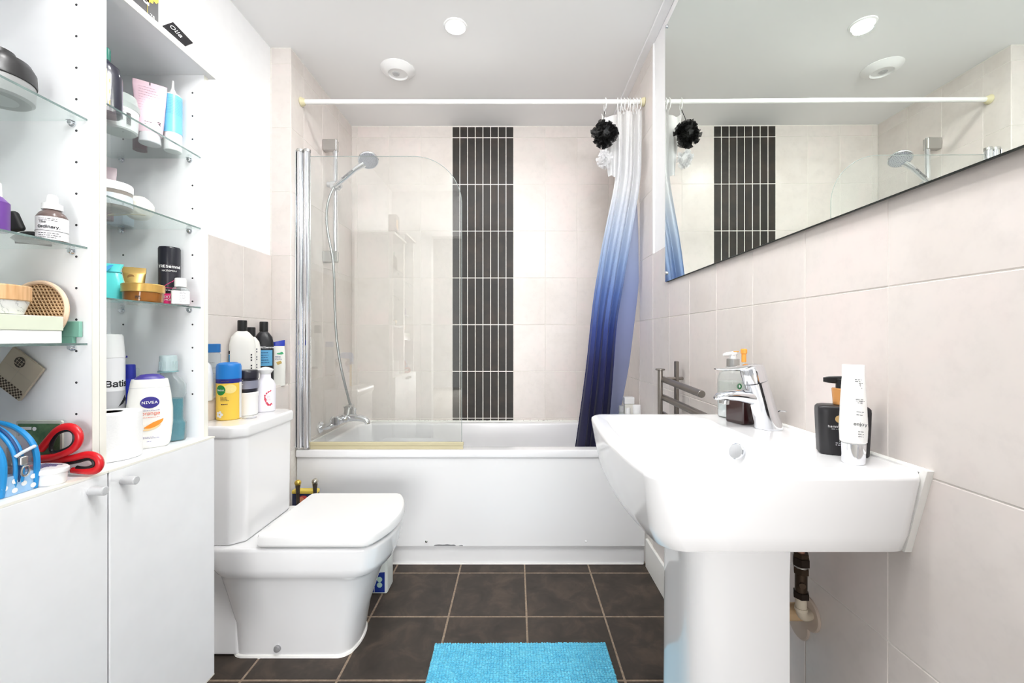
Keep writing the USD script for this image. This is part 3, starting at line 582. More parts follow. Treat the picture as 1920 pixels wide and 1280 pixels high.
part(wt, 'cap', lathe([(.0148, 0), (.016, .002), (.0175, .034), (.016, .035)], 32), CHROME)
part(wt, 'body', shape([(.035, .0165, .0165), (.037, .0185, .0185), (.06, .0195, .0178), (.10, .0178, .0135), (.135, .0160, .008), (.148, .0150, .004), (.151, .0152, .003), (.165, .0152, .0026)], 2.), flat('tube_white', (240, 240, 238), .35), 40)
part(wt, 'lettering', cat(move(fine(.002, .013, .140, 8, .0028, .0008, 0, seed=6), (0, -.0068, 0)), move(fine(.003, .015, .108, 3, .0028, .0008, 0, seed=7), (0, -.0118, 0)), move(fine(.004, .016, .088, 2, .005, .0008, 0, seed=8), (0, -.0152, 0)), move(words('enjoy', .005, .009, .068), (0, -.0165, 0)), move(fine(.006, .016, .056, 3, .004, .0008, 0, seed=9), (0, -.0172, 0))), INK, False)

# ================================================================== TOWEL RAIL, PIPES
tw = thing('towel_radiator', 'brushed steel towel radiator with round bars on the right wall', 'towel radiator', (.6, 1.6, .55), world=True)
part(tw, 'wall_post', box(XR - .030, XR - .018, 1.60, 1.622, .5, 1.026, .002), STEEL, False)
part(tw, 'front_post', bar((.553, 1.605, .5), (.553, 1.605, .992), .0095, 18), STEEL)
part(tw, 'post_cap', bar((.553, 1.605, .992), (.553, 1.605, .998), .018, 22, b=.002), STEEL)
for z in (.96, .62): part(tw, 'standoff', bar((.553, 1.605, z), (XR, 1.609, z), .006, 12), STEEL)
for k, z in enumerate((.957, .888, .822, .758, .694, .630)):
    e = 1.275 if k % 2 == 0 else 1.262
    part(tw, 'bar', bar((.566, 1.615, z - .004 * 0), (.566 + .012 * (k % 2), e, z - .013), .0115, 20, b=.001), STEEL)
pp = thing('water_pipe', 'dark compression valve and cream pipe behind the basin pedestal', 'pipe', (.6, .89, .5), world=True)
PXp, PYp = .603, .886
BRZ = flat('aged_brass', (70, 56, 44), .4, .7); BRZ2 = flat('bronze_dark', (48, 38, 32), .45, .6); IVP = flat('ivory_pipe', (216, 204, 184), .5)
part(pp, 'copper_pipe', bar((PXp, PYp, .62), (PXp, PYp, .764), .0075, 16), flat('pink_copper', (196, 148, 128), .35, .6))
def hexn(r, z0, z1, mt, nm): part(pp, nm, move(lathe([(r - .001, z0), (r, z0 + .001), (r, z1 - .001), (r - .001, z1)], 6), (PXp, PYp, 0)), mt, False)
hexn(.0165, .635, .652, BRZ2, 'nut'); hexn(.0150, .652, .662, BRZ, 'nut'); hexn(.0150, .618, .631, BRZ, 'nut'); hexn(.0155, .567, .580, BRZ2, 'nut')
part(pp, 'valve_body', cat(bar((PXp, PYp, .574), (PXp, PYp, .64), .0115, 18), bar((PXp, PYp, .598), (PXp - .006, PYp - .014, .598), .006, 14)), BRZ)
part(pp, 'olive_ring', bar((PXp, PYp, .627), (PXp, PYp, .637), .0125, 18), SATIN)
part(pp, 'plastic_pipe', tube(spline([(PXp, PYp, .57), (PXp, PYp, .545), (PXp + .003, PYp + .002, .532), (XR - .006, PYp + .02, .518)], 20), .0105, 14), IVP)
part(pp, 'elbow_collar', bar((PXp, PYp, .540), (PXp, PYp, .546), .0122, 16), IVP)
part(pp, 'wall_plate', bar((XR + .001, .916, .514), (XR - .006, .916, .514), .036, 32, b=.002), flat('pinkish_plate', (200, 184, 170), .5))
part(pp, 'wall_plate', bar((XR + .001, .948, .472), (XR - .005, .948, .472), .034, 32, b=.002), LOOKS['pinkish_plate'])
part(pp, 'waste_pipe', bar((.535, .935, .505), (XR, .935, .505), .018, 20), flat('tan_pipe', (206, 176, 138), .5))

# ================================================================== BATH MAT
bm = thing('bath_mat', 'bright blue chenille bath mat on the floor in front of the bath', 'bath mat', (.02, 1.28, 0), rz=.6)
MW, MD = .31, .245
BLU = speckle('blue_chenille', (92, 198, 234), (116, 216, 244), 40, .9, sheen_weight=.4)
part(bm, 'backing', box(-MW, MW, -MD, MD, .0005, .007, .003), BLU, False)
ms = []; base = trimesh.creation.icosphere(1, 1.); g = np.random.default_rng(11)
for i, x in enumerate(np.arange(-MW + .006, MW - .004, .0098)):
    for j, y in enumerate(np.arange(-MD + .006, MD - .004, .0082)):
        q = .85 + .5 * meshkit.noise(np.array([x * 22, y * 22, 3.])) * .7
        ms.append(move(base, (x + g.normal(0, .0009), y + g.normal(0, .0009), .0075), rz=g.uniform(-25, 25), s=(.0054 * q, .0042 * q, .0055 * g.uniform(.75, 1.2) * q)))
part(bm, 'pile', cat(*ms), BLU, True, kind='stuff')

# ================================================================== BEHIND THE TOILET
rk = thing('wire_rack', 'dark metal stand with two ball-topped posts behind the toilet', 'stand', (-.93, 1.90, 0), world=True)
KN = flat('gunmetal', (112, 104, 94), .25, .9)
for x, h in ((-1.003, .449), (-.924, .455)):
    part(rk, 'post', tube([(x, 1.93, 0.02), (x, 1.93, .36), (x, 1.93, h - .045), (x, 1.93, h - .022), (x, 1.93, h - .006)], [.0075, .0075, .0078, .0098, .0118], 14), KN)
    part(rk, 'ball_knob', move(trimesh.creation.icosphere(3, .0142), (x, 1.93, h)), flat('nickel_ball', (205, 200, 188), .18, 1.) if x > -1 else flat('brass_ball', (226, 196, 96), .25, .8))
part(rk, 'base', box(-1.02, -.89, 1.88, 1.96, .0, .02, .004), KN, False)
pk = thing('cleaning_pack', 'yellow and navy packet with red print in the stand behind the toilet', 'packet', (-.955, 1.955, .0), world=True)
part(pk, 'body', rbox(-1.04, -.925, 1.946, 1.978, .021, .398, .006), flat('navy_packet', (52, 60, 92), .5))
part(pk, 'yellow_top', rbox(-1.042, -.923, 1.9445, 1.98, .390, .408, .006), flat('yellow_packet', (240, 212, 92), .5))
part(pk, 'red_print', move(ell(0, 0, .030, .032), (-.985, 1.9457, .352)), flat('red_print', (222, 84, 82), .5), False)
part(pk, 'orange_print', move(ell(0, 0, .016, .028), (-.994, 1.9447, .350)), flat('peach_print', (244, 160, 120), .5), False)
ww = thing('wipes_pack', 'white and navy pack with green leaf print on the floor behind the toilet', 'packet', (-.62, 1.868, 0), 0)
part(ww, 'body', rbox(-.062, .062, -.045, .045, .0, .18, .012), flat('pack_white', (226, 232, 228), .35))
part(ww, 'blue_panel', blob([(-.058, .010), (.050, .010), (.050, .098), (.030, .096), (.016, .086), (.004, .070), (-.01, .066), (-.04, .09), (-.058, .095)], -.045), flat('pack_blue', (24, 52, 140), .35), False)
part(ww, 'divider', patch(.0045, .0062, .010, .075, -.0455), WINK, False)
part(ww, 'round_icon', cat(ell(.028, .066, .0115, .0115, -.0455), ell(.028, .042, .0115, .0115, -.0455), ell(-.012, .030, .010, .006, -.0455)), flat('icon_green', (176, 208, 196), .4), False)
part(ww, 'leaf_print', cat(blob([(.006, .075), (.004, .09), (-.008, .104), (-.010, .094)], -.0455), blob([(.008, .078), (.010, .094), (.022, .112), (.020, .096)], -.0455), blob([(.002, .072), (-.008, .084), (-.018, .088), (-.012, .078)], -.0455)), flat('leaf_print', (104, 168, 74), .5), False)

# ================================================================== SHELF CABINETS
CXF, CXB, DXF = -.861, -1.122, -.842
CB, CT = .177, .840
PINH = flat('peg_hole', (60, 60, 62), .8)
def cabinet(y0, y1, top, shelves, label, knob_y, knob_z, nm):
    t = thing(nm, label, 'cabinet', ((CXF + CXB) / 2, (y0 + y1) / 2, 0), world=True)
    w = .0142
    for a, b in ((y0, y0 + w), (y1 - w, y1)):
        sp = part(t, 'side_panel', box(CXB, CXF - .001, a, b, CB, top - .016), MELA, False)
        part(sp, 'edge_strip', box(CXF - .0012, CXF, a, b, CB, top - .016), EDGE, False)
    part(t, 'back_panel', box(CXB - .004, CXB + .002, y0 + .002, y1 - .002, CB, top), MELA, False)
    tpn = part(t, 'top_panel', box(CXB - .004, DXF - .0015, y0 - .0, y1 + .006, top - .016, top), MELA, False); part(tpn, 'edge_strip', box(DXF - .0015, DXF, y0, y1 + .006, top - .016, top), EDGE, False)
    ct = part(t, 'counter', box(CXB + .002, DXF - .0015, y0 + w, y1 - w, CT - .016, CT), MELA, False); part(ct, 'edge_strip', box(CXF - .001, DXF, y0, y1, CT - .004, CT + .0005), EDGE, False)
    bo = part(t, 'base_panel', box(CXB, DXF - .002, y0, y1, CB - .001, CB + .014), MELA, False); part(bo, 'edge_strip', box(DXF - .019, DXF - .0005, y0, y1 - .0005, CB - .002, CB + .0004), EDGE, False)
    dr = part(t, 'door', box(CXF + .001, DXF, y0 + .0016, y1 - .0016, CB + .001, CT - .0045, .0012), MELA, False)
    part(dr, 'knob', cat(bar((DXF, knob_y, knob_z), (DXF + .030, knob_y, knob_z), .0088, 24, b=.0012), bar((DXF + .030, knob_y, knob_z), (DXF + .0304, knob_y, knob_z), .0065, 20)), GREYP)
    for x in (CXF - .03, CXB + .03):
        for y in (y0 + .03, y1 - .03): part(t, 'leg', bar((x, y, 0), (x, y, CB), .012, 16), GREYP)
    for z in shelves:
        g = part(t, 'glass_shelf', box(CXB + .004, -.8705, y0 + w + .0012, y1 - w - .0012, z, z + .004), SHELFG, False)
        part(g, 'glass_edge', box(-.8705, -.870, y0 + w + .0012, y1 - w - .0012, z, z + .004), SHELFE, False)
        for x in (-.9, CXB + .035):
            for y, s in ((y0 + w, 1), (y1 - w, -1)):
                part(g, 'shelf_support', cat(bar((x, y, z - .005), (x, y + s * .009, z - .005), .0045, 14, b=.0008), bar((x, y + s * .001, z - .005), (x, y + s * .003, z - .005), .007, 16), box(x - .005, x + .005, y, y + s * .010, z - .0015, z - .0002)), CHROME)
    hl = [bar((x, y1 - w + .0005, z), (x, y1 - w - .0004, z), .0024, 10) for x in (-.8935, -1.085) for z in np.arange(.96, top - .05, .064) if min(abs(z - q) for q in shelves) > .012 and not (x < -1 and z > 1.68)]
    part(t, 'peg_hole', cat(*hl), PINH, False, kind='stuff', label='rows of small dark shelf peg holes')
    return t
cabinet(.8676, 1.173, 1.857, (1.6105, 1.4145, 1.1965), 'white tall bathroom cabinet with three glass shelves, nearer the toilet', .898, .810, 'tall_cabinet')
cabinet(.5615, .8668, 1.93, (1.555, 1.295, 1.100), 'white tall bathroom cabinet with glass shelves at the left edge of the photo', .830, .812, 'tall_cabinet')

# ================================================================== THINGS ON THE CABINETS
def tube_body(t, w, h, mt, z0=.03, d=.014, fold=.003):
    return part(t, 'body', shape([(z0, w * .72, d), (z0 + .008, w * .76, d * 1.05), (z0 + .35 * (h - z0), w * .86, d * .85), (z0 + .75 * (h - z0), w * .96, d * .38), (h - .014, w, fold), (h, w, fold * .8)], 2.4), mt, 40)
# ---- right cabinet, counter
S = CT + .0006
nv = thing('shower_gel', 'white shower gel bottle with navy oval badge and orange slice print', 'bottle', (-.925, 1.060, S), 41)
part(nv, 'body', shape([(0, .034, .020), (.003, .0375, .022), (.012, .041, .0225), (.06, .0455, .0235), (.095, .0455, .0235), (.135, .0415, .022), (.166, .0365, .020), (.171, .035, .019)], 3.4, 48), flat('gel_white', (246, 245, 240), .3), 40)
part(nv, 'cap', shape([(.171, .030, .0175), (.176, .027, .016), (.182, .018, .011), (.1835, .008, .005)], 2.6), flat('violet_cap', (72, 62, 150), .35), 40)
part(nv, 'cap_seam', band(.1500, .1506, .0392, .0212, 3.4), GREYP, True)
part(nv, 'badge', ell(.0, .114, .0182, .0142, -.0236), flat('badge_blue', (54, 46, 140), .4), False)
part(nv, 'badge_lettering', words('NIVEA', .0062, 0, .114, -.0241, bold=True, sx=1.15), WINK, False)
part(nv, 'orange_word', cat(words('orange', .0078, .002, .085, -.0240), fine(-.017, .022, .0765, 1, .003, .001, -.0240, seed=2)), flat('orange_print', (240, 130, 106), .5), False)
part(nv, 'small_print', cat(fine(-.016, .021, .0935, 1, .003, .0013, -.0240, seed=3), fine(-.020, .021, .0275, 2, .003, .0010, -.0232, seed=4), fine(-.006, .006, .0165, 1, .003, .001, -.0228, seed=5)), flat('violet_print', (150, 146, 190), .5), False)
def wedge(cx, cz, r, a0, a1, sq=.55, rot=28, y=-.0242):
    q = np.array([(0, 0)] + arc(0, 0, r, a0, a1, 14)); q[:, 1] *= sq; c_, s_ = math.cos(math.radians(rot)), math.sin(math.radians(rot))
    return blob([(cx + c_ * u - s_ * v, cz + s_ * u + c_ * v) for u, v in q], y)
part(nv, 'orange_slice', cat(wedge(.006, .064, .0215, 190, 350)), flat('slice_orange', (246, 150, 44), .5), False)
part(nv, 'slice_rind', cat(wedge(.004, .062, .025, 205, 300, .6, 28, -.0240), ), flat('slice_pale', (252, 214, 160), .5), False)
mw = thing('mouthwash_bottle', 'clear bottle of teal mouthwash with pale ribbed cap in the far corner', 'bottle', (-.929, 1.121, S), 36)
part(mw, 'body', shape([(0, .036, .024), (.004, .0385, .026), (.045, .0385, .026), (.052, .034, .022), (.06, .033, .0215), (.115, .033, .0215), (.122, .0385, .026), (.15, .038, .026), (.168, .026, .021), (.176, .0165, .0165), (.186, .016, .016)], 4, 44), CLEAR, 35)
part(mw, 'liquid', shape([(.002, .034, .022), (.045, .0368, .0245), (.052, .0325, .0205), (.06, .0315, .020), (.112, .0315, .020)], 4, 44), flat('teal_liquid', (40, 168, 190), .1, transmission_weight=.45), 35)
part(mw, 'cap', lathe([(.0185, .186), (.0195, .188), (.019, .213), (.0185, .226), (.0165, .228)], 30), flat('pale_teal_cap', (206, 226, 228), .3, transmission_weight=.25))
part(mw, 'cap_ribs', cat(*[box(-.0004, .0004, -.0199, -.0185, .189, .212).apply_transform(rotm((0, 0, 1), q)) for q in range(0, 360, 10)]), LOOKS['pale_teal_cap'], False, kind='stuff')
part(mw, 'neck_ring', cyl(.0225, .1835, .186), flat('neck_teal', (130, 170, 174), .3))
trl = thing('toilet_roll', 'white toilet roll standing on end beside the shower gel', 'toilet roll', (-.930, .962, S))
part(trl, 'paper', lathe([(.021, .0), (.054, .0), (.0555, .0015), (.0555, .1035), (.054, .105), (.021, .105)], 48), speckle('tissue', (246, 246, 246), (250, 250, 250), 300, .95, .1))
part(trl, 'core', lathe([(.0212, .105), (.0212, .0), (.020, .0), (.020, .105)], 32), flat('cardboard', (200, 168, 130), .9))
part(trl, 'loose_end', move(box(-.0004, .0, -.0005, .0, .0015, .1035), (.0556, -.004, 0)), WHITE, False)
ds = thing('dry_shampoo', 'tall white aerosol can with grey feather print beside the cabinet divider', 'aerosol can', (-.994, 1.030, S), 84)
part(ds, 'body', lathe([(.0235, 0), (.0255, .002), (.026, .006), (.026, .222), (.0255, .2255)], 40), flat('can_white', (238, 238, 240), .3))
part(ds, 'cap', lathe([(.0262, .226), (.0262, .229), (.0225, .278), (.0205, .283), (.0, .2845)], 40), WHITE)
part(ds, 'blue_tab', move(rbox(.023, .031, -.003, .003, .2245, .2295, .0015), (0, 0, 0), rz=-20), NAVY)
part(ds, 'lettering', cat(words('Batiste', .0150, .004, .163, R=(.026, .026), bold=True), words('DRY SHAMPOO', .005, .004, .088, R=(.026, .026)), words('ORIGINAL', .0105, .004, .073, R=(.026, .026), bold=True)), INK, False)
part(ds, 'label_panel', patch(-.03, .036, .098, .145, R=(.026, .026)), flat('panel_grey', (196, 197, 200), .4), False)
part(ds, 'feather_print', cat(*[blob([(-.006 + .004 * k, .106 + .002 * k), (.004 + .002 * k, .122 + .004 * k), (.020 - .001 * k, .128 - .004 * k), (.008 + .001 * k, .117 + .002 * k)], R=(.026, .026), lift=.0007) for k in range(4)]), INK, False)
bottle('lotion_bottle', 'dark blue lotion bottle between the dry shampoo and a clear bottle', 'bottle', (-.999, 1.085, S), [(0, .021, .018), (.003, .0225, .0195), (.115, .0225, .0195), (.14, .020, .017), (.165, .012, .012), (.17, .0115, .0115)], flat('royal_blue', (44, 56, 176), .3), [(.17, .0125, .0125), (.204, .0115, .0115), (.206, .010, .010)], flat('royal_cap', (40, 50, 160), .35), 2.2, 40)
cb = thing('lotion_bottle', 'clear bottle with red and white label behind the shower gel', 'bottle', (-1.036, 1.1355, S), 40)
part(cb, 'body', shape([(0, .019, .016), (.13, .020, .017), (.155, .013, .013), (.165, .011, .011)], 2.4), MILKY, 35); part(cb, 'cap', cyl(.0125, .165, .192, 24, .002), MILKY)
part(cb, 'label_base', band(.07, .12, .0196, .0166, 2.4), flat('pale_label', (220, 236, 240), .4), True); part(cb, 'red_print', patch(-.012, .016, .086, .112, R=(.0198, .0168), lift=.0008), flat('label_red', (214, 52, 60), .4), False)
# ---- right cabinet, lowest glass shelf
S = 1.1965 + .0042
tq = thing('gift_pouch', 'shiny turquoise fabric pouch on the lowest glass shelf', 'pouch', (-.990, 1.012, S), 30)
part(tq, 'body', shape([(0, .032, .016), (.004, .036, .018), (.045, .035, .017), (.068, .030, .012), (.075, .026, .009), (.092, .033, .005), (.094, .033, .004)], 3, 44), flat('turquoise_satin', (92, 222, 222), .25, sheen_weight=.5), 40)
part(tq, 'drawstring', tube(se(.0735, .028, .0105, 3, 30), .0018, 6, True), flat('teal_cord', (60, 170, 180), .5)); part(tq, 'blue_print', blob([(-.006, .078), (.012, .09), (.018, .09), (.004, .072)], -.0135), flat('pouch_blue', (80, 176, 236), .4), False)
gt = thing('cream_tube', 'gold cosmetic tube behind the amber jar', 'tube', (-.996, 1.095, S), 36)
part(gt, 'cap', cyl(.0155, 0, .028), flat('gold_cap', (196, 152, 74), .25, .8)); tube_body(gt, .0235, .098, flat('gold_tube', (214, 178, 106), .3, .55))
part(gt, 'print', cat(move(ell(-.006, .072, .007, .007), (0, -.0065, 0)), move(fine(-.012, .006, .058, 2, .004, .001, 0, seed=3), (0, -.0095, 0))), flat('brown_print', (146, 104, 50), .5), False)
aj = thing('scrub_jar', 'amber glass jar with wide gold lid at the shelf front', 'jar', (-.913, 1.028, S))
part(aj, 'body', lathe([(.036, 0), (.0385, .003), (.039, .024), (.037, .027)], 40), flat('amber_glass', (168, 104, 36), .08, transmission_weight=.35)); part(aj, 'lid', lathe([(.0405, .0245), (.0415, .026), (.0415, .043), (.040, .0448), (.0, .045)], 44), flat('gold_lid', (214, 172, 96), .3, .6))
part(aj, 'print', move(fine(.0, .012, .012, 2, .004, .002, R=(.0392, .0392), seed=5), (0, 0, 0), rz=20), INK, False)
sp = thing('hair_spray', 'black hair spray can with pink triangle and pink base band', 'aerosol can', (-.934, 1.131, S), 40)
part(sp, 'body', lathe([(.0225, 0), (.024, .002), (.0242, .005), (.0242, .108), (.0238, .110)], 40), flat('spray_black', (36, 34, 44), .3)); part(sp, 'cap', lathe([(.0240, .110), (.0240, .113), (.0243, .114), (.0243, .153), (.0225, .1575), (.0, .158)], 40), flat('cap_black', (30, 30, 40), .25))
part(sp, 'pink_band', band(.002, .032, .0243, .0243), flat('hot_pink', (232, 48, 122), .35), True)
part(sp, 'lettering', cat(words('TRESemmé', .0072, 0, .104, R=(.0243, .0243), bold=True), words('HAIRSPRAY', .0042, 0, .0925, R=(.0243, .0243)), words('EXTRA', .0055, 0, .023, R=(.0249, .0249), bold=True), words('HOLD', .0055, 0, .0155, R=(.0249, .0249), bold=True), fine(-.008, .010, .040, 1, .003, .0015, R=(.0243, .0243), seed=4)), WINK, False)
def outline(P, w, R, lift=.0006): return blob(Polygon(P).buffer(w / 2).difference(Polygon(P).buffer(-w / 2)), R=R, lift=lift)
part(sp, 'pink_triangle', cat(*[patch(min(a, b), max(a, b) + .0016, z, z + .0016, R=(.0243, .0243), n=2) for a, b, z in [(-.018 + k * .0016, -.018 + k * .0016, .046 + k * .00125) for k in range(19)] + [(-.018 + k * .0016, -.018 + k * .0016, .046) for k in range(20)]], patch(.0115, .0135, .046, .0715, R=(.0243, .0243), n=2)), LOOKS['hot_pink'], False)
sb = thing('travel_bottle', 'small square white-labelled bottle with white cap in front of the hair spray', 'bottle', (-.882, 1.103, S), 38)
part(sb, 'body', shape([(0, .0175, .013), (.002, .019, .0145), (.038, .019, .0145), (.045, .016, .012), (.048, .010, .010)], 5), CLEAR, 35); part(sb, 'label_base', band(.003, .037, .0192, .0147, 5), flat('label_white', (244, 244, 246), .4), True)
part(sb, 'cap', lathe([(.0125, .048), (.013, .049), (.0125, .069), (.011, .071), (0, .0712)], 26), WHITE); part(sb, 'small_print', fine(-.002, .014, .033, 7, .004, .0008, -.0154, seed=7), GREYINK, False)
part(sp, 'leaflet', box(-.06, .0, -.03, .004, -.0005, .0, 0).apply_translation((0, 0, .0008)), flat('leaflet', (160, 214, 206), .5), False) if False else None
# ---- right cabinet, middle glass shelf
S = 1.4145 + .0042
wj = thing('cream_jar', 'clear cream jar with white screw lid on the middle glass shelf', 'jar', (-.962, .998, S))
part(wj, 'body', lathe([(.033, 0), (.037, .003), (.0375, .042), (.034, .046)], 40), pane('jar_clear', (.9, .88, .85), .04, .05, .3, (226, 214, 204))); part(wj, 'lid', lathe([(.0385, .043), (.039, .045), (.039, .060), (.037, .0625), (.0, .063)], 44), WHITE)
part(wj, 'label_base', band(.008, .034, .0378, .0378), flat('jar_label', (214, 220, 226), .4), True)
t = thing('small_carton', 'small pale blue carton at the back of the middle glass shelf', 'box', (-1.072, 1.136, S))
part(t, 'body', box(-.023, .023, -.017, .017, 0, .034, .001), flat('carton_blue', (196, 214, 232), .5), False); part(t, 'blue_square', patch(-.015, -.001, .008, .024, -.0171), flat('carton_print', (120, 166, 216), .5), False)
t = thing('bath_sponge', 'fluffy cream sponge ball on the middle glass shelf', 'sponge', (-.988, 1.098, S + .0355)); m = trimesh.creation.icosphere(4, .032); m.vertices *= (1 + .16 * (meshkit.fbm(m.vertices * 90 + 5, 3, 4) - .5)[:, None]); part(t, 'sponge_body', m, flat('cream_sponge', (238, 236, 226), .95, sheen_weight=.3), True)
part(t, 'loop', tube(spline([(-.035, -.012, -.012), (-.052, -.02, -.022), (-.05, -.03, -.027), (.02, -.034, -.026), (.045, -.03, -.027)], 20), .0016, 6), flat('loop_beige', (206, 196, 160), .7))
t = thing('cream_tube', 'small pale pink tube at the back behind the cream jar', 'tube', (-1.056, 1.084, S), 35); part(t, 'cap', cyl(.012, 0, .034), flat('plum_cap', (136, 92, 112), .4)); tube_body(t, .018, .138, flat('pale_pink', (238, 216, 224), .4), .034, .011)
# ---- right cabinet, top glass shelf
S = 1.6105 + .0042
db = thing('shampoo_bottle', 'dark glossy bottle with green cap and yellow flower label beside the divider', 'bottle', (-.926, .938, S), 44)
part(db, 'body', shape([(0, .030, .021), (.004, .0345, .025), (.085, .0345, .025), (.108, .029, .022), (.118, .016, .015), (.122, .0135, .0135)], 2.8, 44), flat('dark_bottle', (44, 44, 58), .15, coat_weight=.4), 38)
part(db, 'cap', lathe([(.0135, .121), (.0145, .123), (.0145, .147), (.013, .1495), (0, .15)], 28), flat('green_cap', (38, 120, 104), .3))
part(db, 'label_base', patch(-.022, .006, .012, .094, -.0252, n=1), flat('label_grey', (206, 208, 212), .4), False); part(db, 'green_print', patch(-.020, -.002, .074, .092, -.0258), flat('label_green', (40, 110, 100), .4), False); part(db, 'gold_stripe', patch(.006, .0085, .012, .094, -.0254), flat('label_gold', (240, 204, 140), .4), False)
part(db, 'white_panel', cat(patch(-.020, .003, .016, .034, -.0257)), WINK, False); part(db, 'flower_print', cat(*[ell(.0145 + .005 * (k % 2), .022 + .012 * k, .0045, .0085, R=(.0352, .0254), lift=.0006) for k in range(6)]), flat('flower_yellow', (244, 188, 96), .4), False)
part(db, 'small_print', cat(fine(-.019, .002, .031, 4, .004, .0009, -.0262, seed=3), words('kneipp', .005, -.011, .083, -.0264)), GREYINK, False)
tbm = thing('body_butter_tub', 'white tub with frosted lid behind the dark bottle on the top glass shelf', 'tub', (-.966, 1.018, S), 40)
part(tbm, 'body', lathe([(.034, 0), (.0365, .003), (.0385, .052), (.037, .055)], 44), WHITE); part(tbm, 'lid', lathe([(.040, .053), (.0405, .055), (.0405, .066), (.038, .069), (.034, .088), (.0, .092)], 44), pane('frosted_lid', (.85, .9, .88), .04, .2, .45, (226, 236, 232)))
part(tbm, 'barcode', cat(*[patch(.017, .026, .012 + .0016 * k, .0128 + .0016 * k, R=(.0375, .0375), lift=.0012, n=4) for k in range(18)]), INK, False); part(tbm, 'small_print', fine(-.012, .014, .044, 6, .005, .001, R=(.0375, .0375), seed=3, lift=.0012), GREYINK, False)
pt = thing('hand_cream', 'large pale pink squeeze tube standing on its cap on the top glass shelf', 'tube', (-.944, 1.082, S), 40)
part(pt, 'cap', lathe([(.022, 0), (.023, .002), (.0205, .024), (.019, .026)], 32), flat('cap_white', (236, 232, 238), .3)); tube_body(pt, .034, .158, flat('pink_tube', (238, 206, 218), .4), .024, .017)
part(pt, 'small_print', cat(*[move(fine(-.022, .020, .142 - .007 * k, 1, .003, .0008, 0, seed=k), (0, -.0045 - .00075 * k, 0)) for k in range(10)]), flat('mauve_print', (206, 168, 184), .5), False); part(pt, 'black_print', cat(move(words('R', .009, .018, .052), (0, -.0135, 0)), move(fine(-.01, .012, .05, 2, .006, .001, 0, seed=9), (0, -.0158, 0))), INK, False); part(pt, 'registration_mark', move(patch(-.001, .001, .150, .1575), (0, -.0033, 0)), INK, False)
bb = thing('spray_bottle', 'light blue bottle with thin white nozzle at the far end of the top glass shelf', 'bottle', (-.921, 1.126, S), 38)
part(bb, 'body', lathe([(.0185, 0), (.0195, .002), (.0195, .045), (.020, .0455), (.020, .142), (.018, .150), (.010, .155)], 36), WHITE); part(bb, 'label_base', band(.046, .146, .0201, .0201), flat('baby_blue', (122, 200, 238), .3), True)
part(bb, 'nozzle', lathe([(.009, .154), (.006, .162), (.0035, .168), (.0025, .19)], 20), WHITE); part(bb, 'ridges', cat(*[band(.094 + .004 * k, .0948 + .004 * k, .0203, .0203) for k in range(11)]), flat('blue_line', (96, 172, 214), .4), False)
t = thing('cream_tube', 'small pink tube with plum cap behind the large pink tube', 'tube', (-1.002, 1.118, S), 36); part(t, 'cap', cyl(.015, 0, .03), flat('plum_dark', (112, 44, 70), .35)); tube_body(t, .020, .118, LOOKS['pale_pink'], .03, .012)
# ---- on top of the right cabinet
S = 1.857 + .0003
bx = thing('hair_dye_box', 'black carton with yellow flowers standing on top of the cabinet', 'box', (-.905, .985, S), 0)
part(bx, 'body', box(-.030, .030, -.042, .042, 0, .165, .0008), flat('carton_black', (44, 42, 46), .4), False)
def onx(m): return move(m, (0, 0, 0), rz=90)
YELF = flat('petal_yellow', (246, 186, 40), .4)
fl = []
for k, (cx, cz) in enumerate(((.012, .075), (.03, .088), (.024, .112))):
    for q in range(8):
        a = q * PI / 4 + k; fl.append(ell(cx + .011 * math.cos(a), cz + .011 * math.sin(a), .0085 - .0025 * abs(math.sin(a)), .0085 - .0025 * abs(math.cos(a)), lift=.0004 + .0002 * (q % 2)))
m = onx(cat(*fl)); m.apply_translation((.030, 0, 0)); m = trimesh.intersections.slice_mesh_plane(m, [0, -1, 0], [0, .0415, 0]); part(bx, 'flower_print', m, YELF, False)
m = onx(cat(words('olia', .026, -.014, .062, bold=True), words('75', .008, .024, .030, bold=True), fine(.012, .036, .022, 4, .004, .0014, seed=3))); m.apply_translation((.030, 0, 0)); part(bx, 'lettering', m, WINK, False)
m = onx(patch(.010, .011, .02, .06)); m.apply_translation((.030, 0, 0)); part(bx, 'gold_stem', m, YELF, False)
sa = thing('foil_sachet', 'small black foil sachet leaning at the edge of the cabinet top', 'sachet', (-.866, 1.075, S + .001), 0)
q = Polygon([(-.026, -.020), (.026, -.020), (.026, .020), (-.026, .020)]); sm = extr(q, .003, -.0015); v = sm.subdivide().subdivide(); v.vertices[:, 2] *= 1 + 1.2 * np.cos(v.vertices[:, 0] * 60) * np.cos(v.vertices[:, 1] * 78)
def sach(m): return move(move(m, rz=-40), (0, 0, .0335), rx=72, rz=62)
part(sa, 'pouch', sach(v), flat('foil_black', (24, 22, 26), .25), False); tx = meshkit.text_mesh('Olia', .012, .0006); tx.apply_translation(-tx.bounds.mean(0) + [-.006, 0, .0042]); part(sa, 'lettering', sach(tx), WINK, False)

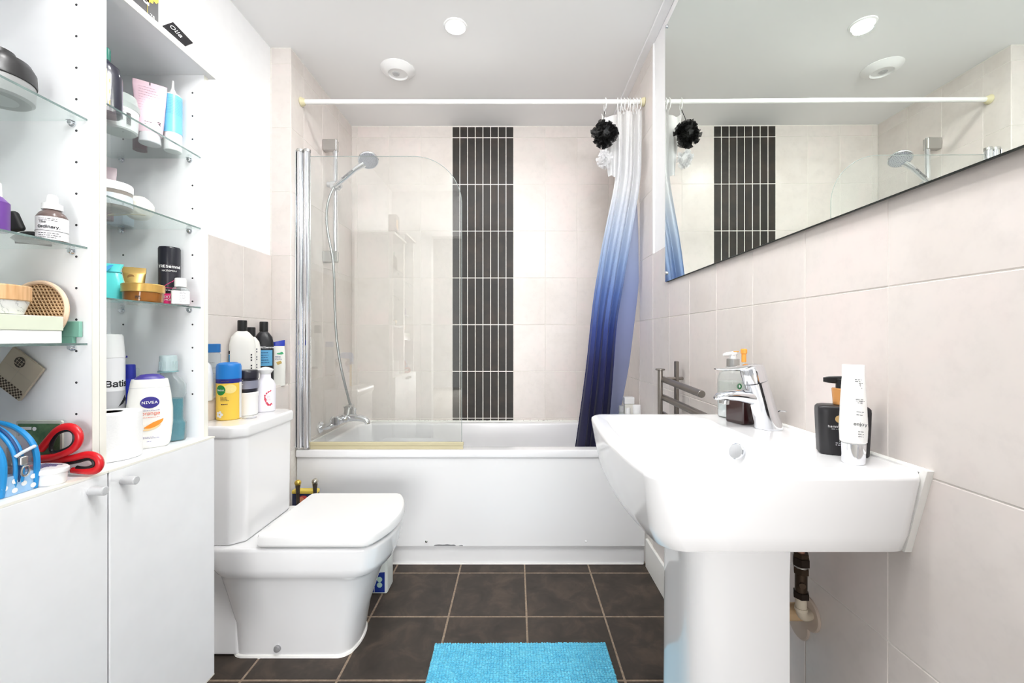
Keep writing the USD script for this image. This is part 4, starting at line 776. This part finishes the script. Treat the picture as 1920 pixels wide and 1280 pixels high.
# ---- left cabinet
S = 1.555 + .0042
hj = thing('hair_wax_jar', 'wide grey jar with black domed lid on the top shelf of the left cabinet', 'jar', (-.970, .780, S + .0008))
part(hj, 'body', lathe([(.046, 0), (.051, .004), (.052, .034), (.050, .038)], 48), flat('jar_grey', (150, 150, 150), .4)); part(hj, 'lid', lathe([(.0535, .036), (.054, .038), (.053, .060), (.046, .074), (.028, .080), (.026, .090), (0, .091)], 48), flat('lid_black', (46, 45, 46), .3)); part(hj, 'base_label', cyl(.030, -.0006, .0, 32), flat('base_label', (196, 196, 196), .5))
S = 1.295 + .0042
dp = thing('dropper_bottle', 'brown serum bottle with white dropper cap and white label', 'bottle', (-.901, .815, S), 45)
part(dp, 'body', shape([(0, .0205, .0205), (.002, .022, .022), (.048, .022, .022), (.056, .018, .018), (.061, .0125, .0125), (.065, .0125, .0125)]), flat('brown_bottle', (122, 104, 100), .15, transmission_weight=.2)); part(dp, 'cap', lathe([(.0145, .063), (.015, .064), (.0148, .074), (.0095, .0765), (.0085, .078), (.0080, .089), (.006, .0925), (0, .093)], 30), WHITE)
part(dp, 'label_base', band(.003, .047, .0221, .0221), flat('label_paper', (242, 240, 242), .5), True)
part(dp, 'lettering', cat(words('The', .0042, -.012, .036, R=(.0222, .0222), lift=.0009), words('Ordinary.', .0052, -.004, .0265, R=(.0222, .0222), lift=.0009, bold=True), fine(-.018, .010, .042, 2, .003, .0007, R=(.0222, .0222), lift=.0009, seed=2), fine(-.018, .016, .0145, 3, .004, .0008, R=(.0222, .0222), lift=.0009, seed=6)), INK, False); part(dp, 'label_line', patch(-.03, .03, .0195, .0201, R=(.0222, .0222), lift=.0008), INK, False)
t = bottle('serum_bottle', 'purple bottle with white cap at the left edge of the photo', 'bottle', (-.905, .722, S), [(0, .021, .021), (.003, .0225, .0225), (.05, .0225, .0225), (.06, .014, .014)], flat('purple_bottle', (110, 66, 150), .3), [(.06, .0135, .0135), (.084, .0125, .0125), (.086, .010, .010)], WHITE)
t = thing('makeup_brush', 'black oval make-up brush head leaning on the purple bottle', 'brush', (-.940, .778, S), 30); part(t, 'brush_pad', move(rbox(-.0175, .0175, -.007, .007, -.019, .019, .0068), (0, 0, .030), ry=-18), flat('soft_black', (14, 14, 16), .6)); part(t, 'handle', tube(spline([(-.016, 0, .034), (-.04, 0, .02), (-.07, .0, .006)], 14), .0055, 10), BLACK)
t = thing('hair_clip', 'small black curved clip lying on the shelf beside the dropper bottle', 'hair clip', (-.946, .826, S), 40)
part(t, 'clip_arm', tube(spline([(-.027, 0, .003), (-.016, 0, .0135), (.002, 0, .0165), (.018, -.002, .011), (.022, -.003, .003)], 24), .0045, 10, flat_=1.8), BLACK); part(t, 'clip_arm', tube(spline([(-.027, 0, .003), (-.008, .001, .0045), (.012, 0, .004), (.022, -.003, .003)], 20), .0026, 8, flat_=2.), BLACK)
S = 1.100 + .0042
gb = thing('gift_box', 'long white box with a pale green lid on the lower shelf of the left cabinet', 'box', (-.975, .71, S)); part(gb, 'body', box(-.090, .090, -.115, .108, 0, .025, .001), WHITE, False); part(gb, 'lid', box(-.0915, .0915, -.117, .1095, .0245, .052, .001), flat('pale_green', (220, 226, 206), .5), False)
t = thing('folded_card', 'teal card edge standing between the gift box and cabinet side', 'card', (-.905, .8478, S)); part(t, 'card_sheet', box(-.06, .026, -.0035, .0035, 0.012, .044, .001), flat('teal_card', (126, 180, 162), .5), False); part(t, 'card_foot', box(-.05, .012, -.0035, .0035, 0, .0122), LOOKS['teal_card'], False)
S2 = S + .052
wb2 = thing('marble_bowl', 'white marbled bowl with a thick wooden lid on the gift box', 'bowl', (-.944, .742, S2)); MARB = mat('marble_print', {'g': ('geometry', {}), 'n': ('noise_texture', dict(scale=26, detail=3, distortion=2.2)), 'r': ('rgb_ramp', dict(ramp=[(.40, lin((240, 240, 238))), (.49, lin((232, 232, 230))), (.515, lin((186, 188, 188))), (.54, lin((236, 236, 234)))])), 'p': ('principled_bsdf', dict(roughness=.25))}, [('g.position', 'n.vector'), ('n.fac', 'r.fac'), ('r.color', 'p.base_color')], 'p.BSDF')
part(wb2, 'bowl', lathe([(.044, 0), (.048, .002), (.0545, .022), (.055, .026)], 48), MARB)
WOODL = mat('lid_wood', {'g': ('geometry', {}), 'm': ('mapping', dict(scale=(60, 60, 5))), 'n': ('noise_texture', dict(scale=2.2, detail=4)), 'r': ('rgb_ramp', dict(ramp=[(.35, lin((208, 158, 108))), (.65, lin((232, 188, 140)))])), 'p': ('principled_bsdf', dict(roughness=.5))}, [('g.position', 'm.vector'), ('m.vector', 'n.vector'), ('n.fac', 'r.fac'), ('r.color', 'p.base_color')], 'p.BSDF')
part(wb2, 'lid', lathe([(.0565, .0255), (.058, .027), (.058, .051), (.0565, .053), (0, .053)], 48), WOODL)
ss = thing('sisal_scrubber', 'round woven beige scrubbing pad leaning behind the marble bowl', 'scrubber', (-.949, .834, S + .0008))
def lean(m): return move(m, (0, 0, .0625), rx=86)
NETC = flat('sisal', (222, 186, 146), .9); rims = np.array([(.058 * math.cos(a), .058 * math.sin(a), .002) for a in np.arange(56) * 2 * PI / 56])
part(ss, 'rim', lean(tube(rims, .0042, 8, True)), flat('peach_binding', (244, 212, 184), .85)); part(ss, 'backing', lean(extr([(x, y) for x, y, _ in rims], .004, -.004)), flat('sisal_dark', (138, 100, 66), .95), False)
ms = []
for i in range(-9, 10):
    for j in range(-10, 11):
        x, y = .0072 * (i + .5 * (j % 2)), .0062 * j
        if (x / .055) ** 2 + (y / .055) ** 2 < 1: ms.append(tube([(x + .0036 * math.cos(a), y + .0031 * math.sin(a), .0012 + .0009 * math.sin(2 * a)) for a in np.arange(8) * PI / 4], .0013, 4, True))
part(ss, 'woven_net', lean(cat(*ms)), NETC, True, kind='stuff')
t = thing('cotton_pad', 'white folded cotton pad lying on the wooden lid', 'cotton pad', (-.955, .722, S2 + .053)); m = rbox(-.022, .022, -.02, .02, 0, .016, .007, 3); m.vertices[:, 2] += .005 * np.cos(m.vertices[:, 0] * 90) * (m.vertices[:, 2] > .006); part(t, 'pad_body', m, flat('cotton', (236, 234, 230), .95), True)
S = CT + .0006
kp = thing('kraft_packet', 'brown kraft paper packet with dark checks and round emblem, tilted under a shelf', 'packet', (-1.004, .845, 1.0425)); KR = flat('kraft_paper', (192, 180, 160), .8)
kpts = [(-.058, -.062), (.058, -.062), (.058, .062), (-.058, .062)]
def kr(m): return move(move(m, rz=0), (0, 0, 0))
def rotk(m): m.apply_scale(.65); return m.apply_transform(rotm((0, 1, 0), 37))
part(kp, 'envelope', rotk(onface(extr(rrect(-.058, .058, -.062, .062, .003), .007, -.003))), KR, False)
part(kp, 'seam', rotk(cat(patch(-.001, .0, -.03, .06, -.0045), patch(-.05, .05, .0085, .0092, -.0045))), flat('kraft_light', (196, 188, 172), .8), False)
part(kp, 'emblem', rotk(cat(ell(-.012, .036, .017, .017, -.0045))), flat('kraft_dark', (70, 62, 54), .8), False)
part(kp, 'emblem_lines', rotk(cat(*[patch(-.026, .002, .026 + .009 * k, .0272 + .009 * k, -.005) for k in range(3)], *[patch(-.021 + .009 * k, -.0198 + .009 * k, .024, .048, -.005) for k in range(3)])), KR, False)
part(kp, 'check_print', rotk(cat(*[patch(-.056 + .0058 * i, -.0505 + .0058 * i, -.061 + .0058 * j, -.0555 + .0058 * j, -.0045) for i in range(19) for j in range(5) if (i + j) % 2])), flat('check_brown', (74, 60, 50), .8), False)
gp_ = thing('seed_packet', 'green printed packet with pale border standing against the cabinet side', 'packet', (-.955, .846, S)); part(gp_, 'sleeve', onface(extr(rrect(-.048, .044, 0, .108, .004), .004)), flat('packet_border', (196, 200, 190), .5), False); part(gp_, 'green_panel', patch(-.044, .040, .006, .102, -.0043), speckle('packet_green', (70, 104, 74), (96, 130, 92), 90, .5), False); part(gp_, 'lilac_card', move(patch(-.03, .012, .02, .088, -.0048), ry=-24), flat('lilac_card', (196, 190, 208), .5), False); part(gp_, 'white_print', cat(ell(-.010, .092, .004, .004, -.0052), patch(-.040, -.016, .090, .096, -.0052)), WINK, False)
sc_ = thing('scissors', 'scissors with red and black handles lying behind the white tub', 'scissors', (-.9, .826, S + .036)); RED = flat('red_handle', (208, 28, 36), .3); 
def pl_(P): return [(x, 0, z) for x, z in P]
la = spline([(-.048, .0, .000), (-.012, 0, .004), (.012, 0, .012), (.034, 0, .026), (.040, 0, .046), (.026, 0, .062), (.004, 0, .060), (-.016, 0, .042), (-.036, 0, .018)], 60)
part(sc_, 'handle', tube(la, np.interp(np.linspace(0, 1, 60), [0, .3, .6, 1], [.0058, .006, .0066, .0062]), 12, flat_=1.15), RED)
li = spline([(-.014, -.001, .016), (.014, -.001, .019), (.031, -.001, .034), (.029, -.001, .053), (.006, -.001, .054), (-.010, -.001, .038)], 44, True); part(sc_, 'grip_lining', tube(li, .0034, 8, True), BLACK)
lb = spline([(-.05, .006, -.006), (-.01, .006, -.004), (.03, .006, .002), (.058, .006, .006), (.074, .006, -.006), (.070, .006, -.022), (.052, .006, -.0255), (.02, .006, -.0245)], 60); part(sc_, 'handle', tube(lb, np.interp(np.linspace(0, 1, 60), [0, .4, .8, 1], [.0058, .006, .0066, .005]), 12, flat_=1.15), RED)
part(sc_, 'grip_lining', tube(spline([(.0, .005, -.0115), (.04, .005, -.0045), (.061, .005, -.004), (.0645, .005, -.012), (.058, .005, -.0175), (.03, .005, -.018)], 40), .0035, 8), BLACK)
part(sc_, 'blade', extr([(0, -.006), (.0, .006), (-.10, .001)], .002).apply_transform(rotm((1, 0, 0), 90)).apply_translation((-.045, .003, -.002)), CHROME, False); part(sc_, 'blade', extr([(0, -.006), (.0, .006), (-.10, -.003)], .002).apply_transform(rotm((1, 0, 0), 90)).apply_translation((-.045, .006, -.002)), CHROME, False)
part(sc_, 'pivot_screw', bar((-.046, .008, .0), (-.046, -.002, .0), .005, 16), SATIN)
wt2 = thing('plastic_tub', 'white oval tub with printed lid at the counter front', 'tub', (-.892, .792, S), -8)
part(wt2, 'body', shape([(0, .038, .021), (.003, .040, .0225), (.022, .042, .0235)], 2.2, 48), WHITE); part(wt2, 'lid', shape([(.0215, .0435, .025), (.023, .0445, .0258), (.029, .0445, .0258), (.031, .042, .024)], 2.2, 48), WHITE)
def ontop(m, z): return trimesh.Trimesh(np.stack([m.vertices[:, 0], m.vertices[:, 2], z - m.vertices[:, 1]], 1), m.faces[:, ::-1], process=False)
part(wt2, 'lid_print', ontop(cat(fine(-.020, .022, .014, 9, .0035, .0022, seed=3)), .0313), flat('lid_ink', (110, 104, 150), .5), False); part(wt2, 'red_print', ontop(cat(ell(-.026, .0, .008, .012), fine(-.032, .008, -.0165, 2, .003, .002, seed=4)), .0313), flat('lid_red', (206, 60, 74), .5), False)
cbg = thing('cosmetic_bag', 'clear cosmetic bag with bright blue piping and polka-dot base', 'bag', (-.955, .68, S), world=True); PIPE = flat('blue_piping', (30, 140, 206), .35)
bx0, bx1, by0, by1 = -1.06, -.876, .712, .765
def arch(y, s=1., top=.120, n=40):
    """closed outline of the bag's end in x-z, at y"""
    P = spline([(bx1 - .004, 0), (bx1, .03), (bx1 - .004, .075), (bx1 - .035, .108 * s), (-.97, top * s), (bx0 + .035, .108 * s), (bx0 + .004, .075), (bx0, .03), (bx0 + .004, 0)], n); return [(x, y, S + max(z, 0.001)) for x, z in P]
PVC = pane('bag_pvc', (.80, .80, .82), .05, .03, .12, (190, 190, 196))
part(cbg, 'clear_body', loft([np.array(arch(by0 + .005, 1.)), np.array(arch((by0 + by1) / 2, 1.02)), np.array(arch(by1, 1.))], True, True), PVC, 40)
part(cbg, 'piping', tube(arch(by1 + .001), .0048, 10), PIPE); part(cbg, 'piping', tube(arch(by0 + .004), .0048, 10), PIPE)
zp = np.array(arch((by0 + by1) / 2, 1.03)); part(cbg, 'zip_tape', loft([zp + [0, -.013, .002], zp + [0, .013, .002], zp + [0, .013, .0035], zp + [0, -.013, .0035]], False, False, True) if False else cat(tube(zp + [0, -.005, 0], .0034, 8), tube(zp + [0, .005, 0], .0034, 8)), PIPE, True)
part(cbg, 'zip_teeth', tube(zp + [0, 0, .003], .003, 6), flat('zip_navy', (22, 66, 120), .5), True)
part(cbg, 'zip_pull', cat(move(rbox(-.004, .004, -.006, .006, -.008, .008, .003), (bx1 + .008, (by0 + by1) / 2, S + .058)), tube([(bx1 + .012, (by0 + by1) / 2 + .006 * math.cos(a), S + .040 + .009 * math.sin(a)) for a in np.arange(14) * 2 * PI / 14], .0018, 6, True)), SATIN)
part(cbg, 'fabric_base', loft([ring3(rrect(bx0 - .001, bx1 + .0012, by0 + .002, by1 + .002, .01), S + z) for z in (.0, .034)], False, True), flat('pale_blue_fabric', (150, 190, 226), .8), False)
dots = [ell(u, z, .0045, .0045, n=10) for i, u in enumerate(np.arange(-.021, .024, .014)) for z in ((.008, .024) if i % 2 else (.016,))]
m = onx(cat(*dots)); m.apply_translation((bx1 + .0014, (by0 + by1) / 2, S)); part(cbg, 'polka_dots', m, WINK, False, kind='stuff')
m = cat(*[ell(u, z, .0045, .0045, n=10) for i, u in enumerate(np.arange(-.08, .085, .014)) for z in ((.008, .024) if i % 2 else (.016,))]); m = move(m, ((bx0 + bx1) / 2, by0 + .0015, S)); part(cbg, 'polka_dots', m, WINK, False, kind='stuff')
part(cbg, 'side_strap', tube([(bx1 + .002, by0 + .02, S + .066), (bx1 + .006, (by0 + by1) / 2, S + .072), (bx1 + .003, by1 - .004, S + .078)], .003, 8), flat('clear_strap', (208, 216, 224), .2))
cols = [(176, 40, 60), (120, 60, 80), (226, 190, 160), (60, 44, 52), (214, 208, 206), (150, 90, 60), (90, 120, 60), (190, 120, 130)]
for k in range(8):
    g = np.random.default_rng(50 + k); x, y = bx1 - .022 - .036 * (k // 2), by0 + .014 + .0245 * (k % 2)
    t = thing('lipstick', ['crimson', 'plum', 'beige', 'black', 'white', 'brown', 'olive', 'rose', 'dark red'][k] + ' make-up stick inside the clear cosmetic bag, ' + ['nearest', 'second', 'third', 'furthest'][k // 2] + ' pair from its right end', 'make-up', (x, y, S + .0012), g.uniform(0, 90))
    c = flat('makeup_%d' % k, cols[k % 8], .4); part(t, 'tube_case', cyl(.0105, 0, .045, 20, .002), c); part(t, 'cap', cyl(.0088, .045, .068 + .012 * (k % 3), 20, .002), BLACK if k % 2 else c)

# ================================================================== THINGS ON THE CISTERN AND LEDGE
S = .8222
ac = thing('air_freshener', 'yellow disinfectant spray can with bright blue cap on the cistern', 'aerosol can', (-1.040, 1.520, S), 34)
YEL = flat('can_yellow', (248, 208, 84), .3)
part(ac, 'body', lathe([(.0355, 0), (.0385, .003), (.039, .006), (.039, .138), (.037, .142)], 40), YEL); part(ac, 'navy_band', band(.132, .147, .0390, .0390), NAVY, True)
part(ac, 'cap', lathe([(.0385, .146), (.0395, .148), (.039, .190), (.036, .199), (.026, .204), (.022, .198), (.0, .196)], 44), flat('bright_blue', (30, 128, 212), .35)); part(ac, 'white_side', patch(.036, .052, .004, .134, R=(.039, .039)), WINK, False)
part(ac, 'badge', ell(-.026, .108, .016, .018, R=(.039, .039), lift=.0005), flat('badge_green', (28, 138, 62), .4), False); part(ac, 'badge_lettering', words('Dettol', .0062, -.026, .108, R=(.039, .039), lift=.001), WINK, False)
part(ac, 'lemon_print', cat(ell(.004, .112, .020, .016, R=(.039, .039), lift=.0004)), flat('lemon_pale', (250, 228, 150), .4), False); part(ac, 'small_print', cat(fine(-.026, .004, .080, 3, .005, .0022, R=(.039, .039), lift=.0006, seed=4), fine(-.024, .004, .056, 1, .004, .004, R=(.039, .039), lift=.0006, seed=5), words('all in one', .004, -.012, .1395, R=(.0395, .0395), lift=.0008)), flat('brown_ink', (120, 92, 60), .5), False)
part(ac, 'blossom_print', cat(*[ell(-.030 + .008 * math.cos(a), .022 + .008 * math.sin(a), .005, .005, R=(.039, .039), lift=.0006) for a in np.arange(5) * 2 * PI / 5]), WINK, False); part(ac, 'nozzle', move(cyl(.005, .196, .203), (0, 0, 0)), BLACK)
tu = thing('cream_tub', 'plain white tub under the black jar on the cistern', 'tub', (-1.031, 1.604, S)); part(tu, 'body', lathe([(.036, 0), (.039, .003), (.0395, .070), (.038, .073)], 40), WHITE); part(tu, 'lid', lathe([(.0408, .071), (.041, .073), (.041, .084), (.039, .087), (0, .087)], 40), WHITE)
bj = thing('hair_mask_jar', 'black jar with grey label band stacked on the white tub', 'jar', (-1.031, 1.604, S + .0872), 36); part(bj, 'body', lathe([(.034, 0), (.0375, .004), (.039, .025), (.039, .05), (.037, .053)], 40), flat('navy_black', (34, 34, 48), .3)); part(bj, 'lid', lathe([(.0405, .052), (.041, .054), (.041, .074), (.037, .083), (.0, .085)], 40), flat('lid_navy_black', (30, 30, 44), .35)); part(bj, 'label_base', band(.014, .044, .0392, .0392), flat('label_slate', (136, 138, 156), .4), True); part(bj, 'small_print', fine(-.028, -.012, .046, 4, .008, .004, R=(.0394, .0394), lift=.001, seed=3), WINK, False)
pb_ = thing('pump_lotion', 'white bottle with flared white top and red floral wreath on the cistern', 'bottle', (-1.004, 1.682, S), 32); part(pb_, 'body', shape([(0, .032, .030), (.003, .0355, .033), (.07, .037, .034), (.105, .036, .033), (.122, .029, .028), (.132, .0195, .0195), (.148, .0185, .0185)], 2.3, 44), flat('lilac_white', (240, 238, 246), .3), 38); part(pb_, 'cap', lathe([(.0185, .148), (.020, .152), (.028, .163), (.0285, .167), (.022, .171), (.010, .176), (0, .1785)], 36), WHITE)
g = np.random.default_rng(5); fw = []
for a in np.arange(26) * 2 * PI / 26: fw.append(ell(.014 + .017 * math.cos(a) + g.normal(0, .0012), .055 + .026 * math.sin(a) + g.normal(0, .0015), g.uniform(.002, .005), g.uniform(.002, .005), R=(.0365, .0335), lift=.001, n=8))
part(pb_, 'wreath_print', cat(*fw), flat('wreath_red', (214, 70, 92), .4), False); part(pb_, 'small_print', cat(fine(.004, .026, .062, 4, .005, .001, R=(.0365, .0335), lift=.001, seed=8)), flat('rose_print', (206, 150, 170), .4), False)
S = .8935
def big_shampoo(name, label, loc, rz, mt, w, h, labels):
    t = thing(name, label, 'bottle', loc, rz); k = h / .29
    part(t, 'body', shape([(0, w * .92, .024), (.004, w, .027), (.19 * k, w, .027), (.222 * k, w * .86, .025), (.240 * k, w * .55, .019), (.247 * k, w * .36, .015)], 2.8, 48), mt, 40); part(t, 'cap', lathe([(.0165, .246 * k), (.0172, .248 * k), (.0172, .286 * k), (.016, .29 * k), (0, .29 * k)], 30), BLACK)
    labels(t, w); return t
def l1(t, w):
    part(t, 'blue_label', patch(-w - .0002, -w + .006, .095, .155, -.015), flat('label_blue', (62, 130, 176), .4), False); part(t, 'black_label', patch(-w - .0002, -w + .006, .157, .170, -.0152), INK, False); part(t, 'vertical_print', cat(*[patch(w * .62, w * .62 + .005, .04 + .011 * k, .046 + .011 * k, -.0262) for k in range(12) if k % 4 != 3]), INK, False)
big_shampoo('shampoo_bottle', 'big white shampoo bottle with black cap on the tiled ledge', (-1.123, 1.722, S), 33, flat('bottle_cream', (240, 239, 234), .35), .046, .294, l1)
big_shampoo('conditioner_bottle', 'cream bottle with black cap half hidden between the white and black shampoo', (-1.137, 1.800, S), 33, LOOKS['bottle_cream'], .036, .268, lambda t, w: part(t, 'vertical_print', cat(*[patch(w * .5, w * .5 + .005, .05 + .011 * k, .056 + .011 * k, -.0268) for k in range(12) if k % 3]), GREYINK, False))
def l3(t, w):
    part(t, 'blue_label', patch(-.012, .034, .098, .168, -.0269), flat('label_sky', (92, 168, 212), .4), False); part(t, 'lettering', cat(words('TRESemmé', .0085, .012, .180, -.0268, bold=True), fine(-.008, .030, .06, 3, .007, .0025, -.0270, seed=4)), WINK, False); part(t, 'label_print', fine(-.008, .030, .155, 5, .011, .0035, -.0278, seed=9), flat('label_ink', (40, 90, 140), .4), False)
big_shampoo('shampoo_bottle', 'black shampoo bottle with light blue label on the tiled ledge', (-1.132, 1.884, S), 28, flat('bottle_black', (30, 30, 34), .35), .039, .295, l3)
hsb = thing('shampoo_bottle', 'white shampoo bottle with slanted dark blue cap next to the tiled pier', 'bottle', (-1.103, 1.945, S), 26); part(hsb, 'body', shape([(0, .028, .018), (.004, .030, .020), (.10, .031, .021), (.165, .030, .019), (.185, .027, .016)], 3, 40), flat('bottle_white', (238, 238, 232), .35), 38); part(hsb, 'cap', loft([se(.1855, .0275, .0165, 3, 36), se(.195, .0285, .017, 3, 36) + np.c_[np.zeros((36, 2)), np.linspace(0, 0, 36)], se(.207, .028, .0165, 3, 36) + np.stack([np.zeros(36), np.zeros(36), se(0, .028, .0165, 3, 36)[:, 0] * .22], 1)]), flat('deep_blue_cap', (40, 62, 178), .3)); part(hsb, 'green_swoosh', cat(ell(.010, .150, .014, .004, -.0208), ell(.016, .152, .006, .006, -.0210)), flat('swoosh_green', (60, 170, 110), .4), False); part(hsb, 'gold_print', blob([(-.006, .11), (.012, .118), (.018, .106), (.0, .098)], -.0212), flat('gold_ink', (206, 176, 96), .4), False); part(hsb, 'blue_print', fine(-.010, .022, .135, 3, .006, .002, -.0212, seed=4), NAVY, False)
t = thing('cream_tube', 'small cream bottle with brown cap standing in front of the ledge bottles', 'bottle', (-1.0855, 1.832, S)); part(t, 'body', cyl(.0135, 0, .055, 24, .002), flat('cream_label', (226, 220, 208), .4)); part(t, 'cap', cyl(.0142, .055, .068, 24, .0015), flat('brown_lid', (92, 52, 44), .4))
t = thing('cleanser_bottle', 'clear bottle with flat blue cap behind the spray can', 'bottle', (-1.127, 1.562, S), 30); part(t, 'body', shape([(0, .021, .016), (.003, .023, .018), (.16, .023, .018), (.168, .019, .015)], 4), pane('cleanser_clear', (.9, .93, .94), .04, .05, .35, (214, 222, 226)), 35); part(t, 'cap', shape([(.168, .0225, .0175), (.170, .023, .018), (.198, .023, .018), (.200, .0215, .0165)], 4), flat('cap_blue', (32, 110, 178), .35), 35); part(t, 'small_print', fine(-.008, .014, .13, 4, .02, .0012, -.0186, seed=4), GREYINK, False)
bottle('lotion_bottle', 'plain white rounded bottle on the ledge right behind the tall cabinet', 'bottle', (-1.106, 1.478, S), [(0, .030, .020), (.004, .033, .022), (.09, .033, .022), (.125, .026, .019), (.14, .013, .013), (.15, .012, .012)], WHITE, [(.15, .013, .013), (.172, .0125, .0125), (.174, .011, .011)], WHITE, 2.4, 20)
